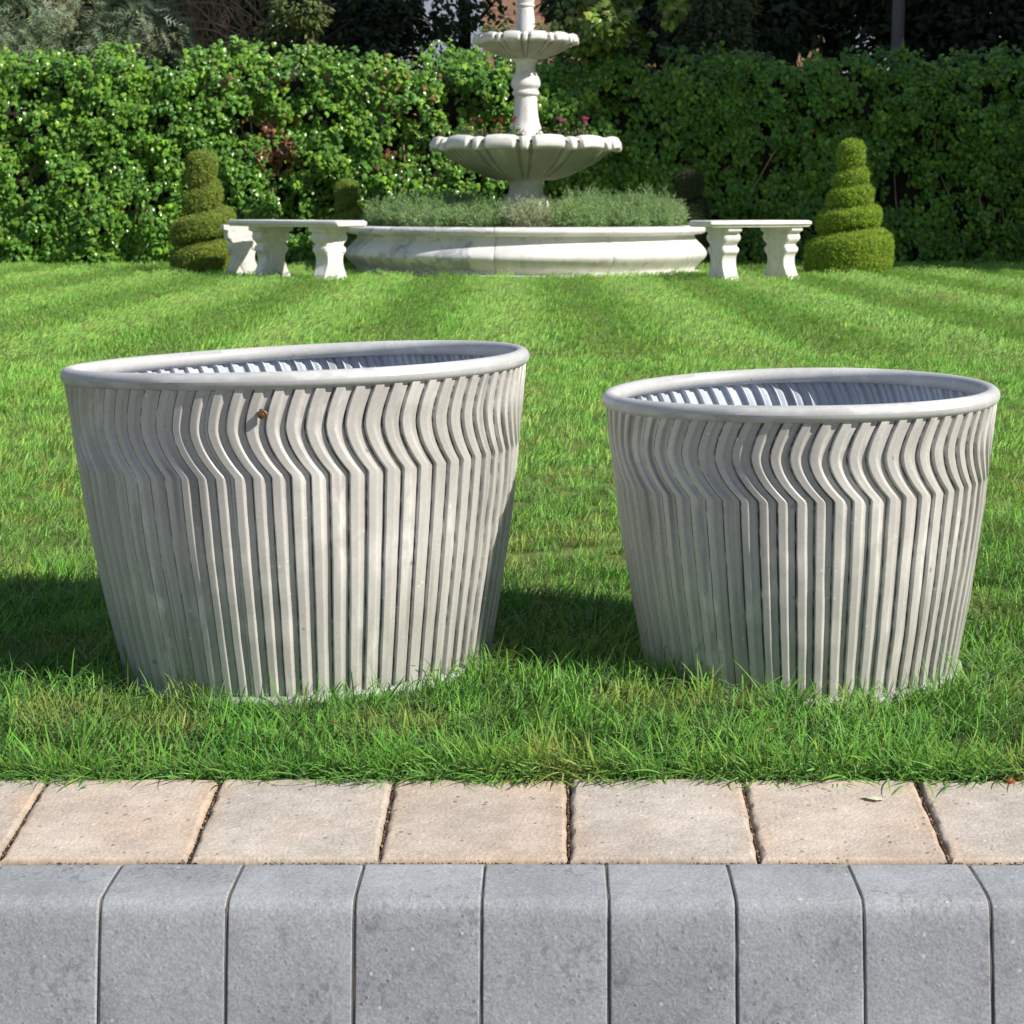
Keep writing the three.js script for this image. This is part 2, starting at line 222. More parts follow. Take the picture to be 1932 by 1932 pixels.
// ------------------------------------------------------------------ kerb of grey stones and course of sandy paving blocks
{
  const bed = new THREE.BoxGeometry(6, 0.1, 0.26); bed.translate(0, -0.078, -1.565);
  const kerb = thing('kerb', null, null); tag(kerb, null, null, null, 'structure'); delete kerb.userData.category;
  const prof = [[-1.5186, -0.2], [-1.5186, -0.003], [-1.5172, -0.0008], [-1.512, 0], [-1.49, 0.0002], [-1.466, -0.0001], [-1.4525, -0.0004], [-1.4452, -0.0009], [-1.44, -0.0021], [-1.436, -0.0045], [-1.433, -0.0083], [-1.4309, -0.0136], [-1.4286, -0.0215], [-1.4225, -0.0445], [-1.4172, -0.067], [-1.412, -0.089], [-1.4068, -0.111], [-1.4012, -0.135], [-1.3965, -0.155], [-1.3965, -0.2]];
  const acc = [0]; for (let i = 1; i < prof.length; i++) acc.push(acc[i - 1] + Math.hypot(prof[i][0] - prof[i - 1][0], prof[i][1] - prof[i - 1][1]));
  const cross = [0, 0.0007, 0.002, 0.012, 0.03, 0.05, 0.07, 0.0885, 0.0984, 0.0997, 0.1004], drop = [0.0022, 0.0004, 0.0001, 0, 0, 0, 0, 0, 0.0001, 0.0004, 0.0022];
  for (let k = -14; k < 13; k++) {
    const x0 = 0.0459 + 0.1017 * k + 0.0006, du = hash(k, 5) * 7, dv = hash(k, 6) * 7, dy = (hash(k, 7) - 0.5) * 0.0012, dz = (hash(k, 8) - 0.5) * 0.0016, tilt = (hash(k, 9) - 0.5) * 0.012;
    const g = grid(cross.length - 1, prof.length - 1, (i, j) => {
      const a = prof[Math.max(0, j - 1)], b = prof[Math.min(prof.length - 1, j + 1)], l = Math.hypot(b[0] - a[0], b[1] - a[1]), ny = (b[0] - a[0]) / l, nz = -(b[1] - a[1]) / l;
      const chip = (i < 2 || i > 8) ? 0.0011 * Math.max(0, noise(j * 1.7 + k * 9, i, 4) - 0.45) : 0, e = drop[i] + chip + 0.0006 * (noise(i * 0.8 + k * 5, j * 0.8, 3) - 0.5);
      const wearSheen = lerp(1.1, 0.95, sm(0.055, 0.115, acc[j] - 0.197 + 0.03 * (noise(i * 0.9 + k * 3, j * 0.7, 8) - 0.5)));  // pale worn kerb top, with its sky sheen also put into the colour
      return [x0 + cross[i] + tilt * (prof[j][0] + 1.5) * 0.3, prof[j][1] + dy - ny * e, prof[j][0] + dz - nz * e, (cross[i] + du) / 0.37, (acc[j] + dv) / 0.37, wearSheen, wearSheen, wearSheen];
    }, true);
    const caps = [0, 1].map((s) => { const sh = new THREE.Shape(prof.map((p) => new THREE.Vector2(p[0], p[1] - 0.003))), q = new THREE.ShapeGeometry(sh); q.rotateY(-Math.PI / 2); q.translate(x0 + (s ? 0.1001 : 0.0003), 0, 0); const P = q.attributes.position; for (let i = 0; i < P.count; i++) P.setZ(i, P.getZ(i)); return q; });
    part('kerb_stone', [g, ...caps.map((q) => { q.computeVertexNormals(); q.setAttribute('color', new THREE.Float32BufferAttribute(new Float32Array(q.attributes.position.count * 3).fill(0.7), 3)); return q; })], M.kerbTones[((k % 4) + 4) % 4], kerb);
  }
  part('joint_bed', bed, M.joint, kerb);
  const fillG = grid(60, prof.length - 2, (i, j) => { const a = prof[Math.max(0, j - 1)], b = prof[j + 1], l = Math.hypot(b[0] - a[0], b[1] - a[1]), e = 0.0016 + 0.0012 * (noise(i * 3.1, j * 2.3, 9) - 0.5); return [-1.37 + 2.74 * i / 60, prof[j][1] - (b[0] - a[0]) / l * e, prof[j][0] + (b[1] - a[1]) / l * e]; });
  part('joint_filler', fillG, std({ color: rgb(0.13, 0.115, 0.1), roughness: 1 }), kerb);

  const course = thing('paving', null, null); tag(course, null, null, null, 'structure');
  const n = 44, D = 0.1665, Wd = 0.1585, slope = 0.0195 / 0.161;
  for (let k = -8; k < 9; k++) {
    const x0 = 0.0153 + 0.161 * k + 0.00125, du = hash(k, 15) * 9, dv = hash(k, 16) * 9, dy = (hash(k, 17) - 0.5) * 0.002, tx = (hash(k, 18) - 0.5) * 0.012, sk = (hash(k, 19) - 0.5) * 0.004;
    const cs = (t) => { const e = 0.055; return t < 0.25 ? e * (t / 0.25) ** 1.5 : t > 0.75 ? 1 - e * ((1 - t) / 0.25) ** 1.5 : e + (1 - 2 * e) * (t - 0.25) / 0.5; };
    const top = grid(n, n, (i, j) => {
      const u = cs(i / n), v = cs(j / n), X = u * Wd, Z = v * D, e = Math.min(u * Wd, (1 - u) * Wd, v * D, (1 - v) * D);
      const R = 0.0042 + 0.003 * fbm(X * 60 + k * 13, Z * 60, 33, 3), q = clamp(1 - e / R), round = R * (1 - Math.sqrt(Math.max(0, 1 - q * q)));
      const jag = 0.0016 * (fbm(X * 160 + 9 * k, Z * 160, 34, 2) - 0.5) * sm(0.012, 0, e);
      const y = -round + 0.0016 * (fbm(X * 25 + k * 7, Z * 25, 35, 3) - 0.5) + jag + dy + tx * (u - 0.5) * 0.1;
      const ox = (e < 0.004 ? (fbm(Z * 90 + k * 3, X * 90, 36, 2) - 0.5) * 0.0035 : 0);
      const st = sm(0.022, 0.002, e + 0.016 * (fbm(X * 40 + k * 5, Z * 40, 39, 3) - 0.5)) * 0.36, dk = sm(0.004, 0.0005, e) * 0.2;
      return [x0 + X + ox + sk * v, y + 0.0012 + slope * Z, -1.5215 - Z, (X + du) / 0.42, (Z + dv) / 0.42, 1 - dk, lerp(1, 0.86, st) - dk, lerp(1, 0.68, st) - dk];
    }, true);
    const side = grid(4 * n, 1, (i, j) => {
      const s = Math.floor(i / n) % 4, t = cs((i % n) / n), [u, v] = [[t, 0], [1, t], [1 - t, 1], [0, 1 - t]][i === 4 * n ? 0 : s];
      const R = 0.0055; return [x0 + u * Wd + sk * v, j ? -R + 0.0012 + dy + slope * v * D - 0.001 : -0.06, -1.5215 - v * D, u, v, 0.8, 0.66, 0.5];
    }, true);
    part('paving_block', [top, side], M.pinkTones[((k * 7 + 40) % 4)], course);
  }
  // sandy soil and crumbs that fill the joints
  const fill = []; const crumb = new THREE.IcosahedronGeometry(1, 0);
  const fillTop = grid(240, 24, (i, j) => { const x = -1.35 + 2.85 * i / 240, z = -1.517 - 0.18 * j / 24; return [x, slope * (-1.5215 - z) - 0.0055 + 0.004 * (fbm(x * 120, z * 120, 37, 3) - 0.5), z]; });
  const fm = part('joint_soil', fillTop, M.joint, course); fm.userData.kind = 'stuff';
  const cr = new Copies(), mm = new THREE.Matrix4(), qq = new THREE.Quaternion();
  for (let i = 0; i < 4200; i++) {
    const k = Math.floor(rr(-5, 5)), front = rnd() < 0.3, t = rnd(), r = rr(0.0005, 0.0014) * (front ? 0.7 : 1);
    const z = front ? -1.5200 + gauss() * 0.0007 : -1.523 - t * 0.166, x = front ? rr(-0.75, 0.75) : 0.0153 + 0.161 * k + gauss() * 0.0009;
    if (front && fbm(x * 22, 3, 38, 3) < 0.5) continue;
    mm.compose(V(x, slope * (-1.5215 - z) - (front ? 0.002 : 0.0032) + rr(0, 0.0016), z), qq.setFromEuler(new THREE.Euler(rnd() * 6, rnd() * 6, rnd() * 6)), V(r, r * rr(0.5, 1), r * rr(0.7, 1.3)));
    const d = rnd(); cr.raw(mm, d < 0.18 ? [0.36, 0.26, 0.17] : d < 0.5 ? [0.11, 0.066, 0.038] : [0.06, 0.035, 0.022]);
  }
  const crm = cr.build('soil_crumbs', crumb, std({ roughness: 1 }), course);
}

// ------------------------------------------------------------------ corrugated planters
const RIB = [[0, 1, 1.9], [0.035, 1.05, 1.9], [0.075, 1.04, 0], [0.2, 1.0, 0], [0.38, 0.99, 0], [0.435, 0.95, 0], [0.48, 0.76, 0], [0.53, 0.4, 0], [0.58, 0.15, 0], [0.68, 0.04, 0], [0.86, 0, 0.05], [0.9, -0.1, 0.6], [0.935, -0.5, 1], [0.966, -0.4, 1], [0.984, 0.6, 1.5]];
function planter(name, label, base, H, rTop, rBot, ribs, az, ax, rimR, A, B, ring, seamAt, sd, turn, skew) {
  const root = thing(name, label, 'planter', base); root.rotation.set(ax, 0, az);
  const ts = []; for (let i = 0; i <= 28; i++) ts.push(0.67 * i / 28); for (let i = 1; i <= 36; i++) ts.push(0.67 + 0.33 * i / 36);
  const phi = (t) => t < 0.72 ? 0 : t < 0.862 ? A * (1 - (1 - (t - 0.72) / 0.142) ** 1.8) : A + B * ((t - 0.862) / 0.138) ** 1.5;
  const depth = 0.0039, np = RIB.length, nu = ribs * np;
  const rad = (t) => lerp(rBot, rTop, t) + 0.005 * Math.sin(Math.PI * t);
  const pot = (off, col) => grid(nu, ts.length - 1, (i, j) => {
    const t = ts[j], k = Math.floor(i / np), p = RIB[i % np], th0 = (k + p[0]) / ribs * 2 * Math.PI + turn;
    const th = th0 + phi(t) + 0.004 * (fbm(k * 1.3, t * 9, sd, 2) - 0.5), fade = sm(1.005, 0.965, t) * 0.35 + 0.65, foot = sm(0, 0.012, t);
    const dent = 0.0035 * (fbm(th0 * 2.2 + 20, t * 4, sd + 3, 3) - 0.5);
    const r = rad(t) - depth + depth * p[1] * fade * (0.4 + 0.6 * foot) + off + dent;
    const dn = fbm(k * 3.7 + 11, t * 55, sd + 5, 3), shady = sm(0.15, -0.45, Math.atan2(Math.sin(th0), Math.cos(th0))), dirtShade = !col ? 0 : p[2] > 1 ? shady * clamp((dn - 0.26) * 6) * 0.93 : p[2] * clamp((dn - lerp(0.44, 0.32, shady)) * 6) * lerp(0.74, 0.94, shady), grime = col ? (1 - clamp(p[1])) * 0.12 * fbm(k * 0.7, t * 5, sd + 7, 3) * sm(0.3, 0.7, fbm(k * 0.21 + 3, t * 2, sd + 13, 2)) : 0, q = 1 - Math.max(dirtShade, grime);  // crease dirt, plus rib-edge shade painted in on the side away from the sun
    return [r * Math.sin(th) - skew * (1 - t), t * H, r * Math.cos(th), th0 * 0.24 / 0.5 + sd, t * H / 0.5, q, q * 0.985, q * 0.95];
  }, true);
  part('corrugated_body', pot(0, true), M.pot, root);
  part('lining', pot(-0.0022, false), M.potIn, root);
  const rim = new THREE.TorusGeometry(rimR + 0.0012, 0.0092, 24, 200); rim.rotateX(Math.PI / 2); rim.translate(0, H, 0);
  { const P = rim.attributes.position, U = rim.attributes.uv; for (let i = 0; i < P.count; i++) { const x = P.getX(i), z = P.getZ(i), a = Math.atan2(x, z); const w = 1 + 0.003 * (Math.sin(a * 2 + sd) * 0.4 + Math.sin(a * 3 + sd * 2) * 0.3); P.setX(i, x * w); P.setZ(i, z * w); P.setY(i, P.getY(i) + 0.0014 * Math.sin(a * 2 + sd * 3)); U.setXY(i, U.getY(i) * 0.12, U.getX(i) * 3); } rim.computeVertexNormals(); }
  part('rolled_rim', rim, M.rim, root);
  part('foot_ring', lathe([[rBot - 0.012, 0.0135], [ring - 0.004, 0.0125], [ring, 0.0085], [ring, 0.003], [ring - 0.002, 0], [rBot - 0.02, 0]], 120).translate(-skew, 0, 0), M.ring, root);
  part('base_plate', lathe([[0.0005, 0.012], [rBot - 0.012, 0.014]], 60).translate(-skew, 0, 0), M.potIn, root);
  // lapped seam that runs up the groove, ragged at the edge
  const sN = 120, seam = grid(3, sN, (i, j) => {
    const t = 0.02 + 0.955 * j / sN, w = [-0.002, 0.001, 0.0042, 0.0062][i] + (i ? 0.0022 * (fbm(j * 0.9, 2, sd + 11, 3) - 0.5) : 0), th = seamAt + phi(t) + w / 0.23 - 0.008, r = rad(t) - depth + [-0.0004, 0.0026, 0.0028, -0.0004][i] + 0.0008 * (fbm(j * 0.7, i, sd + 12, 2) - 0.5);
    const q = i === 0 || i === 3 ? 0.04 + 0.42 * fbm(j * 0.8, i * 7, sd + 14, 2) : 1; return [r * Math.sin(th) - skew * (1 - t), t * H, r * Math.cos(th), w / 0.5, t * H / 0.5, q, q, q];
  }, true);
  part('seam', seam, M.pot, root);
  return root;
}
planter('planter', 'larger galvanised corrugated planter with a zigzag band, tilted, left on the lawn edge', [-0.2762, 0.0187, -2.145], 0.35, 0.2615, 0.2105, 79, 0.0372, -0.0155, 0.2544, -0.094, 0.06, 0.2165, -0.155, 1, 0.012, 0.006);
planter('planter', 'smaller galvanised corrugated planter with a zigzag band, right of the bigger one', [0.2867, 0.0175, -2.12], 0.3197, 0.2185, 0.1755, 67, 0.0235, 0.0038, 0.2118, -0.126, 0.085, 0.1845, 0.16, 7, 0.05, 0);
// snail under the rim of the larger planter
{
  const root = thing('snail', 'tiny brown snail stuck under the rim of the larger planter', 'snail', [-0.3035 + 0.012, 0.3385, -1.8895]);
  const spiral = []; for (let i = 0; i <= 40; i++) { const a = i / 40 * 4.4 * Math.PI, q = 0.0042 * Math.exp(-a * 0.13); spiral.push(V(q * Math.cos(a), q * Math.sin(a) * 1.1, 0.0014 + a * 0.00022)); }
  const sh = tube(spiral, 0.0026, 0.0005, 90, 8); const cap = new THREE.SphereGeometry(0.0036, 14, 10); cap.scale(1, 1.1, 0.7); cap.translate(0, 0, 0.001);
  part('shell', [sh, cap], std({ color: rgb(0.13, 0.065, 0.025), roughness: 0.4 }), root);
  const foot = new THREE.SphereGeometry(0.0035, 12, 8); foot.scale(0.8, 1.4, 0.5); foot.translate(-0.0012, 0.0016, -0.0012); part('foot', foot, std({ color: rgb(0.05, 0.035, 0.02), roughness: 0.5 }), root);
}

// ------------------------------------------------------------------ fountain, its basin and what grows in it
const FX = -0.207, FZ = -15.62;
function bowl(R, y0, yl, yt, rn, n = 12) {
  // outer skin from the neck up, over the petalled lip, and down the inside
  const pr = [[rn, y0], [rn + 0.12 * R, y0 + 0.005], [0.45 * R, y0 + (yl - y0) * 0.16], [0.62 * R, y0 + (yl - y0) * 0.40], [0.76 * R, y0 + (yl - y0) * 0.66], [0.875 * R, y0 + (yl - y0) * 0.96], [0.90 * R, yl + (yt - yl) * 0.06], [0.945 * R, yl - (yt - yl) * 0.04], [0.985 * R, yl + (yt - yl) * 0.02], [1.0 * R, yl + (yt - yl) * 0.2], [0.995 * R, yl + (yt - yl) * 0.6], [0.965 * R, yl + (yt - yl) * 0.92], [0.925 * R, yt], [0.87 * R, yl + (yt - yl) * 0.9], [0.8 * R, yl + (yt - yl) * 0.45], [0.6 * R, yl - (yt - yl) * 0.3], [0.2 * R, yl - (yt - yl) * 0.6]];
  const lipAt = 6, nu = 480;
  return grid(nu, pr.length - 1, (i, j) => {
    const th = i / nu * 2 * Math.PI, ph = ((th * n / (2 * Math.PI)) % 1 + 1) % 1, d = Math.min(ph, 1 - ph); // 0 at the middle of a narrow petal
    const notch = Math.max(0, 1 - Math.abs(d - 0.135) / 0.075), narrow = d < 0.135 ? 1 : 0, wide = Math.cos((d - 0.5) / 0.365 * Math.PI / 2);
    let [r, y] = pr[j]; const h = yt - yl;
    if (j >= lipAt && j <= 13) { const k = j <= 10 ? 1 : 0.7; r -= notch * 0.07 * R * k; if (j <= 9) y += notch * h * 0.75 * (j >= 7 ? 1 : 0.5); y += (narrow ? -0.05 : 0.10 * wide) * h; if (j > 9) y -= notch * h * 0.12; }
    else if (j < lipAt && j > 1) r -= notch * 0.022 * R + (narrow ? 0.006 * R : 0);
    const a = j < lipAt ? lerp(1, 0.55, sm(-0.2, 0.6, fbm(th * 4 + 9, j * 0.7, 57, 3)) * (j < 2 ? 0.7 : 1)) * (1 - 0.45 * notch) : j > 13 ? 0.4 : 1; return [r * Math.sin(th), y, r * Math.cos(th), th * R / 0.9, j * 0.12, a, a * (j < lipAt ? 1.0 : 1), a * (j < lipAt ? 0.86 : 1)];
  }, true);
}
{
  const f = thing('fountain', 'tall white stone fountain with two petal-edged bowls on a turned column', 'fountain', [FX, 0, FZ]);
  part('pedestal', lathe(smoothProfile([[0.26, 0.2], [0.26, 0.5], [0.21, 0.53], [0.19, 0.57], [0.185, 0.615], [0.165, 0.63], [0.147, 0.65], [0.139, 0.69], [0.14, 0.74], [0.17, 0.765]]), 48), M.stone, f);
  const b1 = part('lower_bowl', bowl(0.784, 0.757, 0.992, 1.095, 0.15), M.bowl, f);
  part('soil', lathe([[0.0005, 1.03], [0.66, 1.02]], 48), M.soil, b1);
  part('lower_column', lathe(smoothProfile([[0.16, 1.04], [0.15, 1.11], [0.132, 1.165], [0.112, 1.22], [0.099, 1.3], [0.093, 1.39], [0.0935, 1.432], [0.107, 1.442], [0.11, 1.456], [0.106, 1.47], [0.097, 1.478], [0.101, 1.49], [0.117, 1.512], [0.119, 1.54], [0.108, 1.575], [0.088, 1.615], [0.079, 1.655], [0.083, 1.69], [0.098, 1.715], [0.1, 1.73]], 140), 48), M.marble, f);
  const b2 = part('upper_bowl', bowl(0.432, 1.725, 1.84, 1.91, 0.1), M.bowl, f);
  part('soil', lathe([[0.0005, 1.875], [0.36, 1.87]], 40), M.soil, b2);
  part('upper_column', lathe(smoothProfile([[0.085, 1.86], [0.079, 1.97], [0.073, 2.04], [0.067, 2.1], [0.065, 2.13], [0.072, 2.137], [0.073, 2.15], [0.067, 2.158], [0.071, 2.18], [0.078, 2.21], [0.075, 2.25], [0.062, 2.32], [0.056, 2.38], [0.07, 2.43], [0.075, 2.46]], 110), 40), M.marble, f);
  part('finial', lathe(smoothProfile([[0.075, 2.46], [0.2, 2.52], [0.24, 2.58], [0.22, 2.6], [0.07, 2.58], [0.05, 2.66], [0.075, 2.75], [0.07, 2.83], [0.03, 2.92], [0.001, 2.96]], 60), 40), M.marble, f);
}
{
  const b = thing('fountain_basin', 'low round white marble basin round the fountain, filled with lavender', 'basin', [FX, 0, FZ]);
  const pr = smoothProfile([[1.30, 0.03], [1.375, 0.035], [1.39, 0.06], [1.43, 0.095], [1.475, 0.145], [1.482, 0.175], [1.462, 0.215], [1.415, 0.262], [1.385, 0.295], [1.38, 0.318], [1.395, 0.327], [1.44, 0.331], [1.466, 0.342], [1.474, 0.362], [1.464, 0.382], [1.43, 0.391], [1.30, 0.392], [1.27, 0.385], [1.26, 0.33], [1.26, 0.2]], 90);
  const N = 10, off = -0.15;
  for (let k = 0; k < N; k++) {
    const a0 = off + k / N * 2 * Math.PI + 0.0012, a1 = off + (k + 1) / N * 2 * Math.PI - 0.0012, mid = (a0 + a1) / 2, s = Math.sin(mid);
    const g = grid(40, pr.length - 1, (i, j) => { const t = i / 40, a = lerp(a0, a1, t), e = Math.min(t, 1 - t) * 40 < 0.5 ? 0.004 : 0; return [(pr[j][0] - e) * Math.sin(a), pr[j][1], (pr[j][0] - e) * Math.cos(a), a * 1.4 / 0.9, j * 0.011 / 0.9 + k * 0.37]; });
    part('basin_segment', g, s < -0.2 && Math.cos(mid) > -0.4 ? M.marbleDark : M.marble, b);
  }
  part('base_slab', lathe([[1.2, 0.0], [1.44, 0.004], [1.445, 0.03], [1.44, 0.036], [1.25, 0.036]], 90), M.stone, b);
  part('soil', lathe([[0.0005, 0.34], [1.265, 0.335]], 60), M.soil, b);
}
function herb(name, label, cat, pos, R, h, n, cols, group, spread = 1) {
  const o = thing(name, label, cat, pos, 0, group), c = new Copies();
  for (let i = 0; i < n; i++) {
    const a = rnd() * 6.283, q = Math.sqrt(rnd()), d = V(Math.cos(a) * q * 0.75 * spread + gauss() * 0.12, 1, Math.sin(a) * q * 0.75 * spread + gauss() * 0.12).normalize();
    const p = V(Math.cos(a) * q * R * 0.45, -0.02, Math.sin(a) * q * R * 0.45), L = h * (1 - 0.3 * q * q) * rr(0.75, 1.12), s = rr(0.05, 0.085);
    const m = Math.floor(L / 0.06); for (let j = 0; j <= m; j++) { const t = rr(0.25, 1), pp = p.clone().addScaledVector(d, L * t); c.leaf(pp, rdir().add(V(0, 0.2, 0.2)), d.clone().addScaledVector(rdir(), 0.35), s * (1.15 - 0.35 * t), tint(cols[Math.floor(rnd() * cols.length)], 0.3)); }
  }
  c.build('foliage', sprigThin, M.mattLeaf, o); return o;
}
const sprigThin = (() => { const L = [], T = []; for (let i = 0; i < 6; i++) { const a = i * 2.4, y = i * 0.13, l = 0.26, k = L.length, c = Math.cos(a), s = Math.sin(a); L.push([-s * 0.05, y, c * 0.03], [s * 0.05, y, -c * 0.05], [c * l, y + 0.38, s * l]); T.push([k, k + 1, k + 2]); } return poly(L, T); })();
{
  const lav = [[0.22, 0.38, 0.11], [0.27, 0.42, 0.16], [0.17, 0.33, 0.07], [0.34, 0.45, 0.24]];
  // a ring of clumps behind the rim
  for (let k = 0; k < 17; k++) {
    const a = (k / 17) * 2 * Math.PI + 0.02, r = 1.02 + rr(-0.06, 0.06), front = Math.cos(a) > 0.6;
    if (k === 0) continue;
    herb('lavender', 'grey-green lavender clump growing behind the rim of the marble fountain basin', 'lavender', [FX + r * Math.sin(a), 0.34, FZ + r * Math.cos(a)], 0.34, front ? rr(0.24, 0.29) : rr(0.28, 0.37), 400, lav, 'lavender clumps filling the fountain basin', 1.15);
  }
  for (let k = 0; k < 9; k++) { const a = k / 9 * 6.283 + 0.35, r = 0.58; herb('lavender', 'grey-green lavender clump growing behind the rim of the marble fountain basin', 'lavender', [FX + r * Math.sin(a), 0.34, FZ + r * Math.cos(a)], 0.3, rr(0.28, 0.36) * (Math.cos(a) > 0.8 ? 0.8 : 1), 230, lav, 'lavender clumps filling the fountain basin', 1.1); }
  herb('silver_shrub', 'pale silvery herb in the middle of the basin front, before the pedestal', 'herb', [FX + 0.03, 0.34, FZ + 1.06], 0.24, 0.28, 260, [[0.48, 0.5, 0.32], [0.38, 0.44, 0.26], [0.3, 0.38, 0.18]], null, 0.8);
}
function flowerPlant(label, pos, R, h, petal, nF, group) {
  const o = thing(petal ? 'flowering_plant' : 'trailing_plant', label, petal ? 'flower' : 'plant', pos, 0, group), c = new Copies();
  for (let i = 0; i < 90; i++) { const d = rdir(), p = V(d.x * R * rnd() ** 0.5, Math.abs(d.y) * h * rr(0.2, 1), d.z * R * rnd() ** 0.5); c.leaf(p, rdir().add(V(0.2, 0.8, 0.4)), rdir(), rr(0.02, 0.04), tint(rnd() < 0.2 ? [0.2, 0.16, 0.05] : [0.1, 0.17, 0.035], 0.4)); }
  c.build('foliage', ovalLeaf, M.mattLeaf, o);
  if (petal) for (let k = 0; k < nF; k++) {
    const q = [], cx = gauss() * R * 0.5, cz = gauss() * R * 0.4, cy = h * rr(0.75, 1.15); for (let i = 0; i < 6; i++) { const g = ovalLeaf.clone(); g.scale(0.036, 0.032, 0.036); g.rotateX(-0.6); g.rotateY(i * 1.047); g.translate(cx, cy, cz); q.push(g); }
    part('flower_head', q, std({ color: rgb(...petal), roughness: 0.8, side: THREE.DoubleSide }), o);
  }
  return o;
}
for (const [px, py, col, name, nF] of [[892, 252, [0.5, 0.12, 0.1], 'dusky rose flowers at the far left of the lower fountain bowl', 3], [942, 249, [0.6, 0.1, 0.08], 'bright red flowers left of the column in the lower fountain bowl', 4], [974, 252, [0.6, 0.16, 0.12], 'small salmon flowers right before the column foot in the lower bowl', 3], [1058, 252, [0.75, 0.33, 0.5], 'pale pink flowers just right of the column in the lower bowl', 5], [1104, 252, [0.8, 0.22, 0.45], 'bright pink flowers at the right of the lower fountain bowl', 5]]) {
  const p = W(px, py, FZ + (px > 950 && px < 1000 ? 0.45 : 0.3)); flowerPlant(name, [p.x, 1.095, p.z], 0.09, 0.125, col, nF);
}
for (const px of [925, 955, 1022, 1048]) { const p = W(px, 60, FZ + 0.22); flowerPlant('low green trailing plant growing in the upper fountain bowl', [p.x, 1.91, p.z], 0.08, 0.1, null, 0, 'plants in the upper fountain bowl'); }
for (const px of [870, 915, 1030, 1082]) { const p = W(px, 250, FZ + 0.2); flowerPlant('low green leafy plant growing between flowers in the lower fountain bowl', [p.x, 1.075, p.z], 0.11, 0.115, null, 0, 'leafy plants in the lower fountain bowl'); }

// ------------------------------------------------------------------ curved benches
function bench(label, cx, cz, a0, a1, legs) {
  const o = thing('bench', label, 'bench', [cx, 0.004, cz]);
  const r0 = 2.02, r1 = 2.40, y0 = 0.398, y1 = 0.445, R = 0.014;
  const sec = [[r0, y0 + R], [r0, y1 - R], [r0 + R * 0.3, y1 - R * 0.3], [r0 + R, y1], [r1 - R, y1], [r1 - R * 0.3, y1 - R * 0.3], [r1, y1 - R], [r1, y0 + 0.02], [r1 - 0.012, y0 + 0.012], [r1 - 0.016, y0], [r0 + 0.012, y0], [r0, y0 + R]];
  const N = 40, rows = N + 4;
  const seat = grid(sec.length - 1, rows, (i, j) => { // rounded ends
    const jj = clamp(j - 2, 0, N), e = j < 2 ? (2 - j) / 2 : j > N + 2 ? (j - N - 2) / 2 : 0, a = lerp(a0, a1, jj / N) + (a1 > a0 ? 1 : -1) * (j < 2 ? -1 : j > N + 2 ? 1 : 0) * 0.012 * Math.sqrt(e);
    const c = [(r0 + r1) / 2, (y0 + y1) / 2], k = e >= 1 ? 0.0 : e > 0 ? 0.985 : 1, r = lerp(c[0], sec[i][0], k), y = lerp(c[1], sec[i][1], e >= 1 ? 0 : e > 0 ? 0.7 : 1);
    return [r * Math.sin(a), y, r * Math.cos(a), a * 2.2 / 0.9, i * 0.1];
  }, false, a1 > a0);
  part('seat', toCreasedNormals(seat, 0.7), M.marble, o);
  for (const a of legs) {
    const half = smoothProfile([[0.152, 0.397], [0.152, 0.372], [0.13, 0.365], [0.118, 0.35], [0.125, 0.325], [0.118, 0.3], [0.092, 0.28], [0.086, 0.262], [0.104, 0.245], [0.106, 0.222], [0.088, 0.2], [0.078, 0.17], [0.08, 0.13], [0.094, 0.09], [0.113, 0.05], [0.118, 0.034], [0.128, 0.026], [0.128, 0]], 70);
    const sh = new THREE.Shape([...half.map((p) => new THREE.Vector2(p[0], p[1])), ...half.slice().reverse().map((p) => new THREE.Vector2(-p[0], p[1]))]);
    const g = new THREE.ExtrudeGeometry(sh, { depth: 0.1, bevelEnabled: true, bevelSize: 0.006, bevelThickness: 0.01, bevelSegments: 2, curveSegments: 2 }); g.translate(0, 0, -0.05);
    // raised oval panel on both broad faces
    const pan = [1, -1].map((s) => { const q = new THREE.SphereGeometry(1, 20, 12); q.scale(0.045, 0.13, 0.014); q.translate(0, 0.17, s * 0.058); return q; });
    const scr = [1, -1].flatMap((s) => [[0.1, 0.322, 0.026], [0.086, 0.234, 0.022]].map(([x, y, r]) => { const q = new THREE.CylinderGeometry(r, r, 0.132, 18); q.rotateX(Math.PI / 2); q.translate(s * x, y, 0); return q; }));
    const all = mergeGeometries([g, ...pan, ...scr].map((q) => q.index ? q.toNonIndexed() : q)); all.rotateY(-Math.PI / 2); all.translate(0, 0, 2.21); all.rotateY(a);
    part('leg', all, M.marble, o);
  }
  return o;
}
bench('curved white stone bench left of the fountain, beside the sparser topiary spiral', -0.36, -15.62, -29.5 * D2R, -61 * D2R, [-34.5 * D2R, -52 * D2R, -67.5 * D2R]);
bench('curved white stone bench right of the fountain, beside the fuller topiary spiral', 0.27, -15.66, 21.5 * D2R, 42.5 * D2R, [26 * D2R, 40 * D2R]);

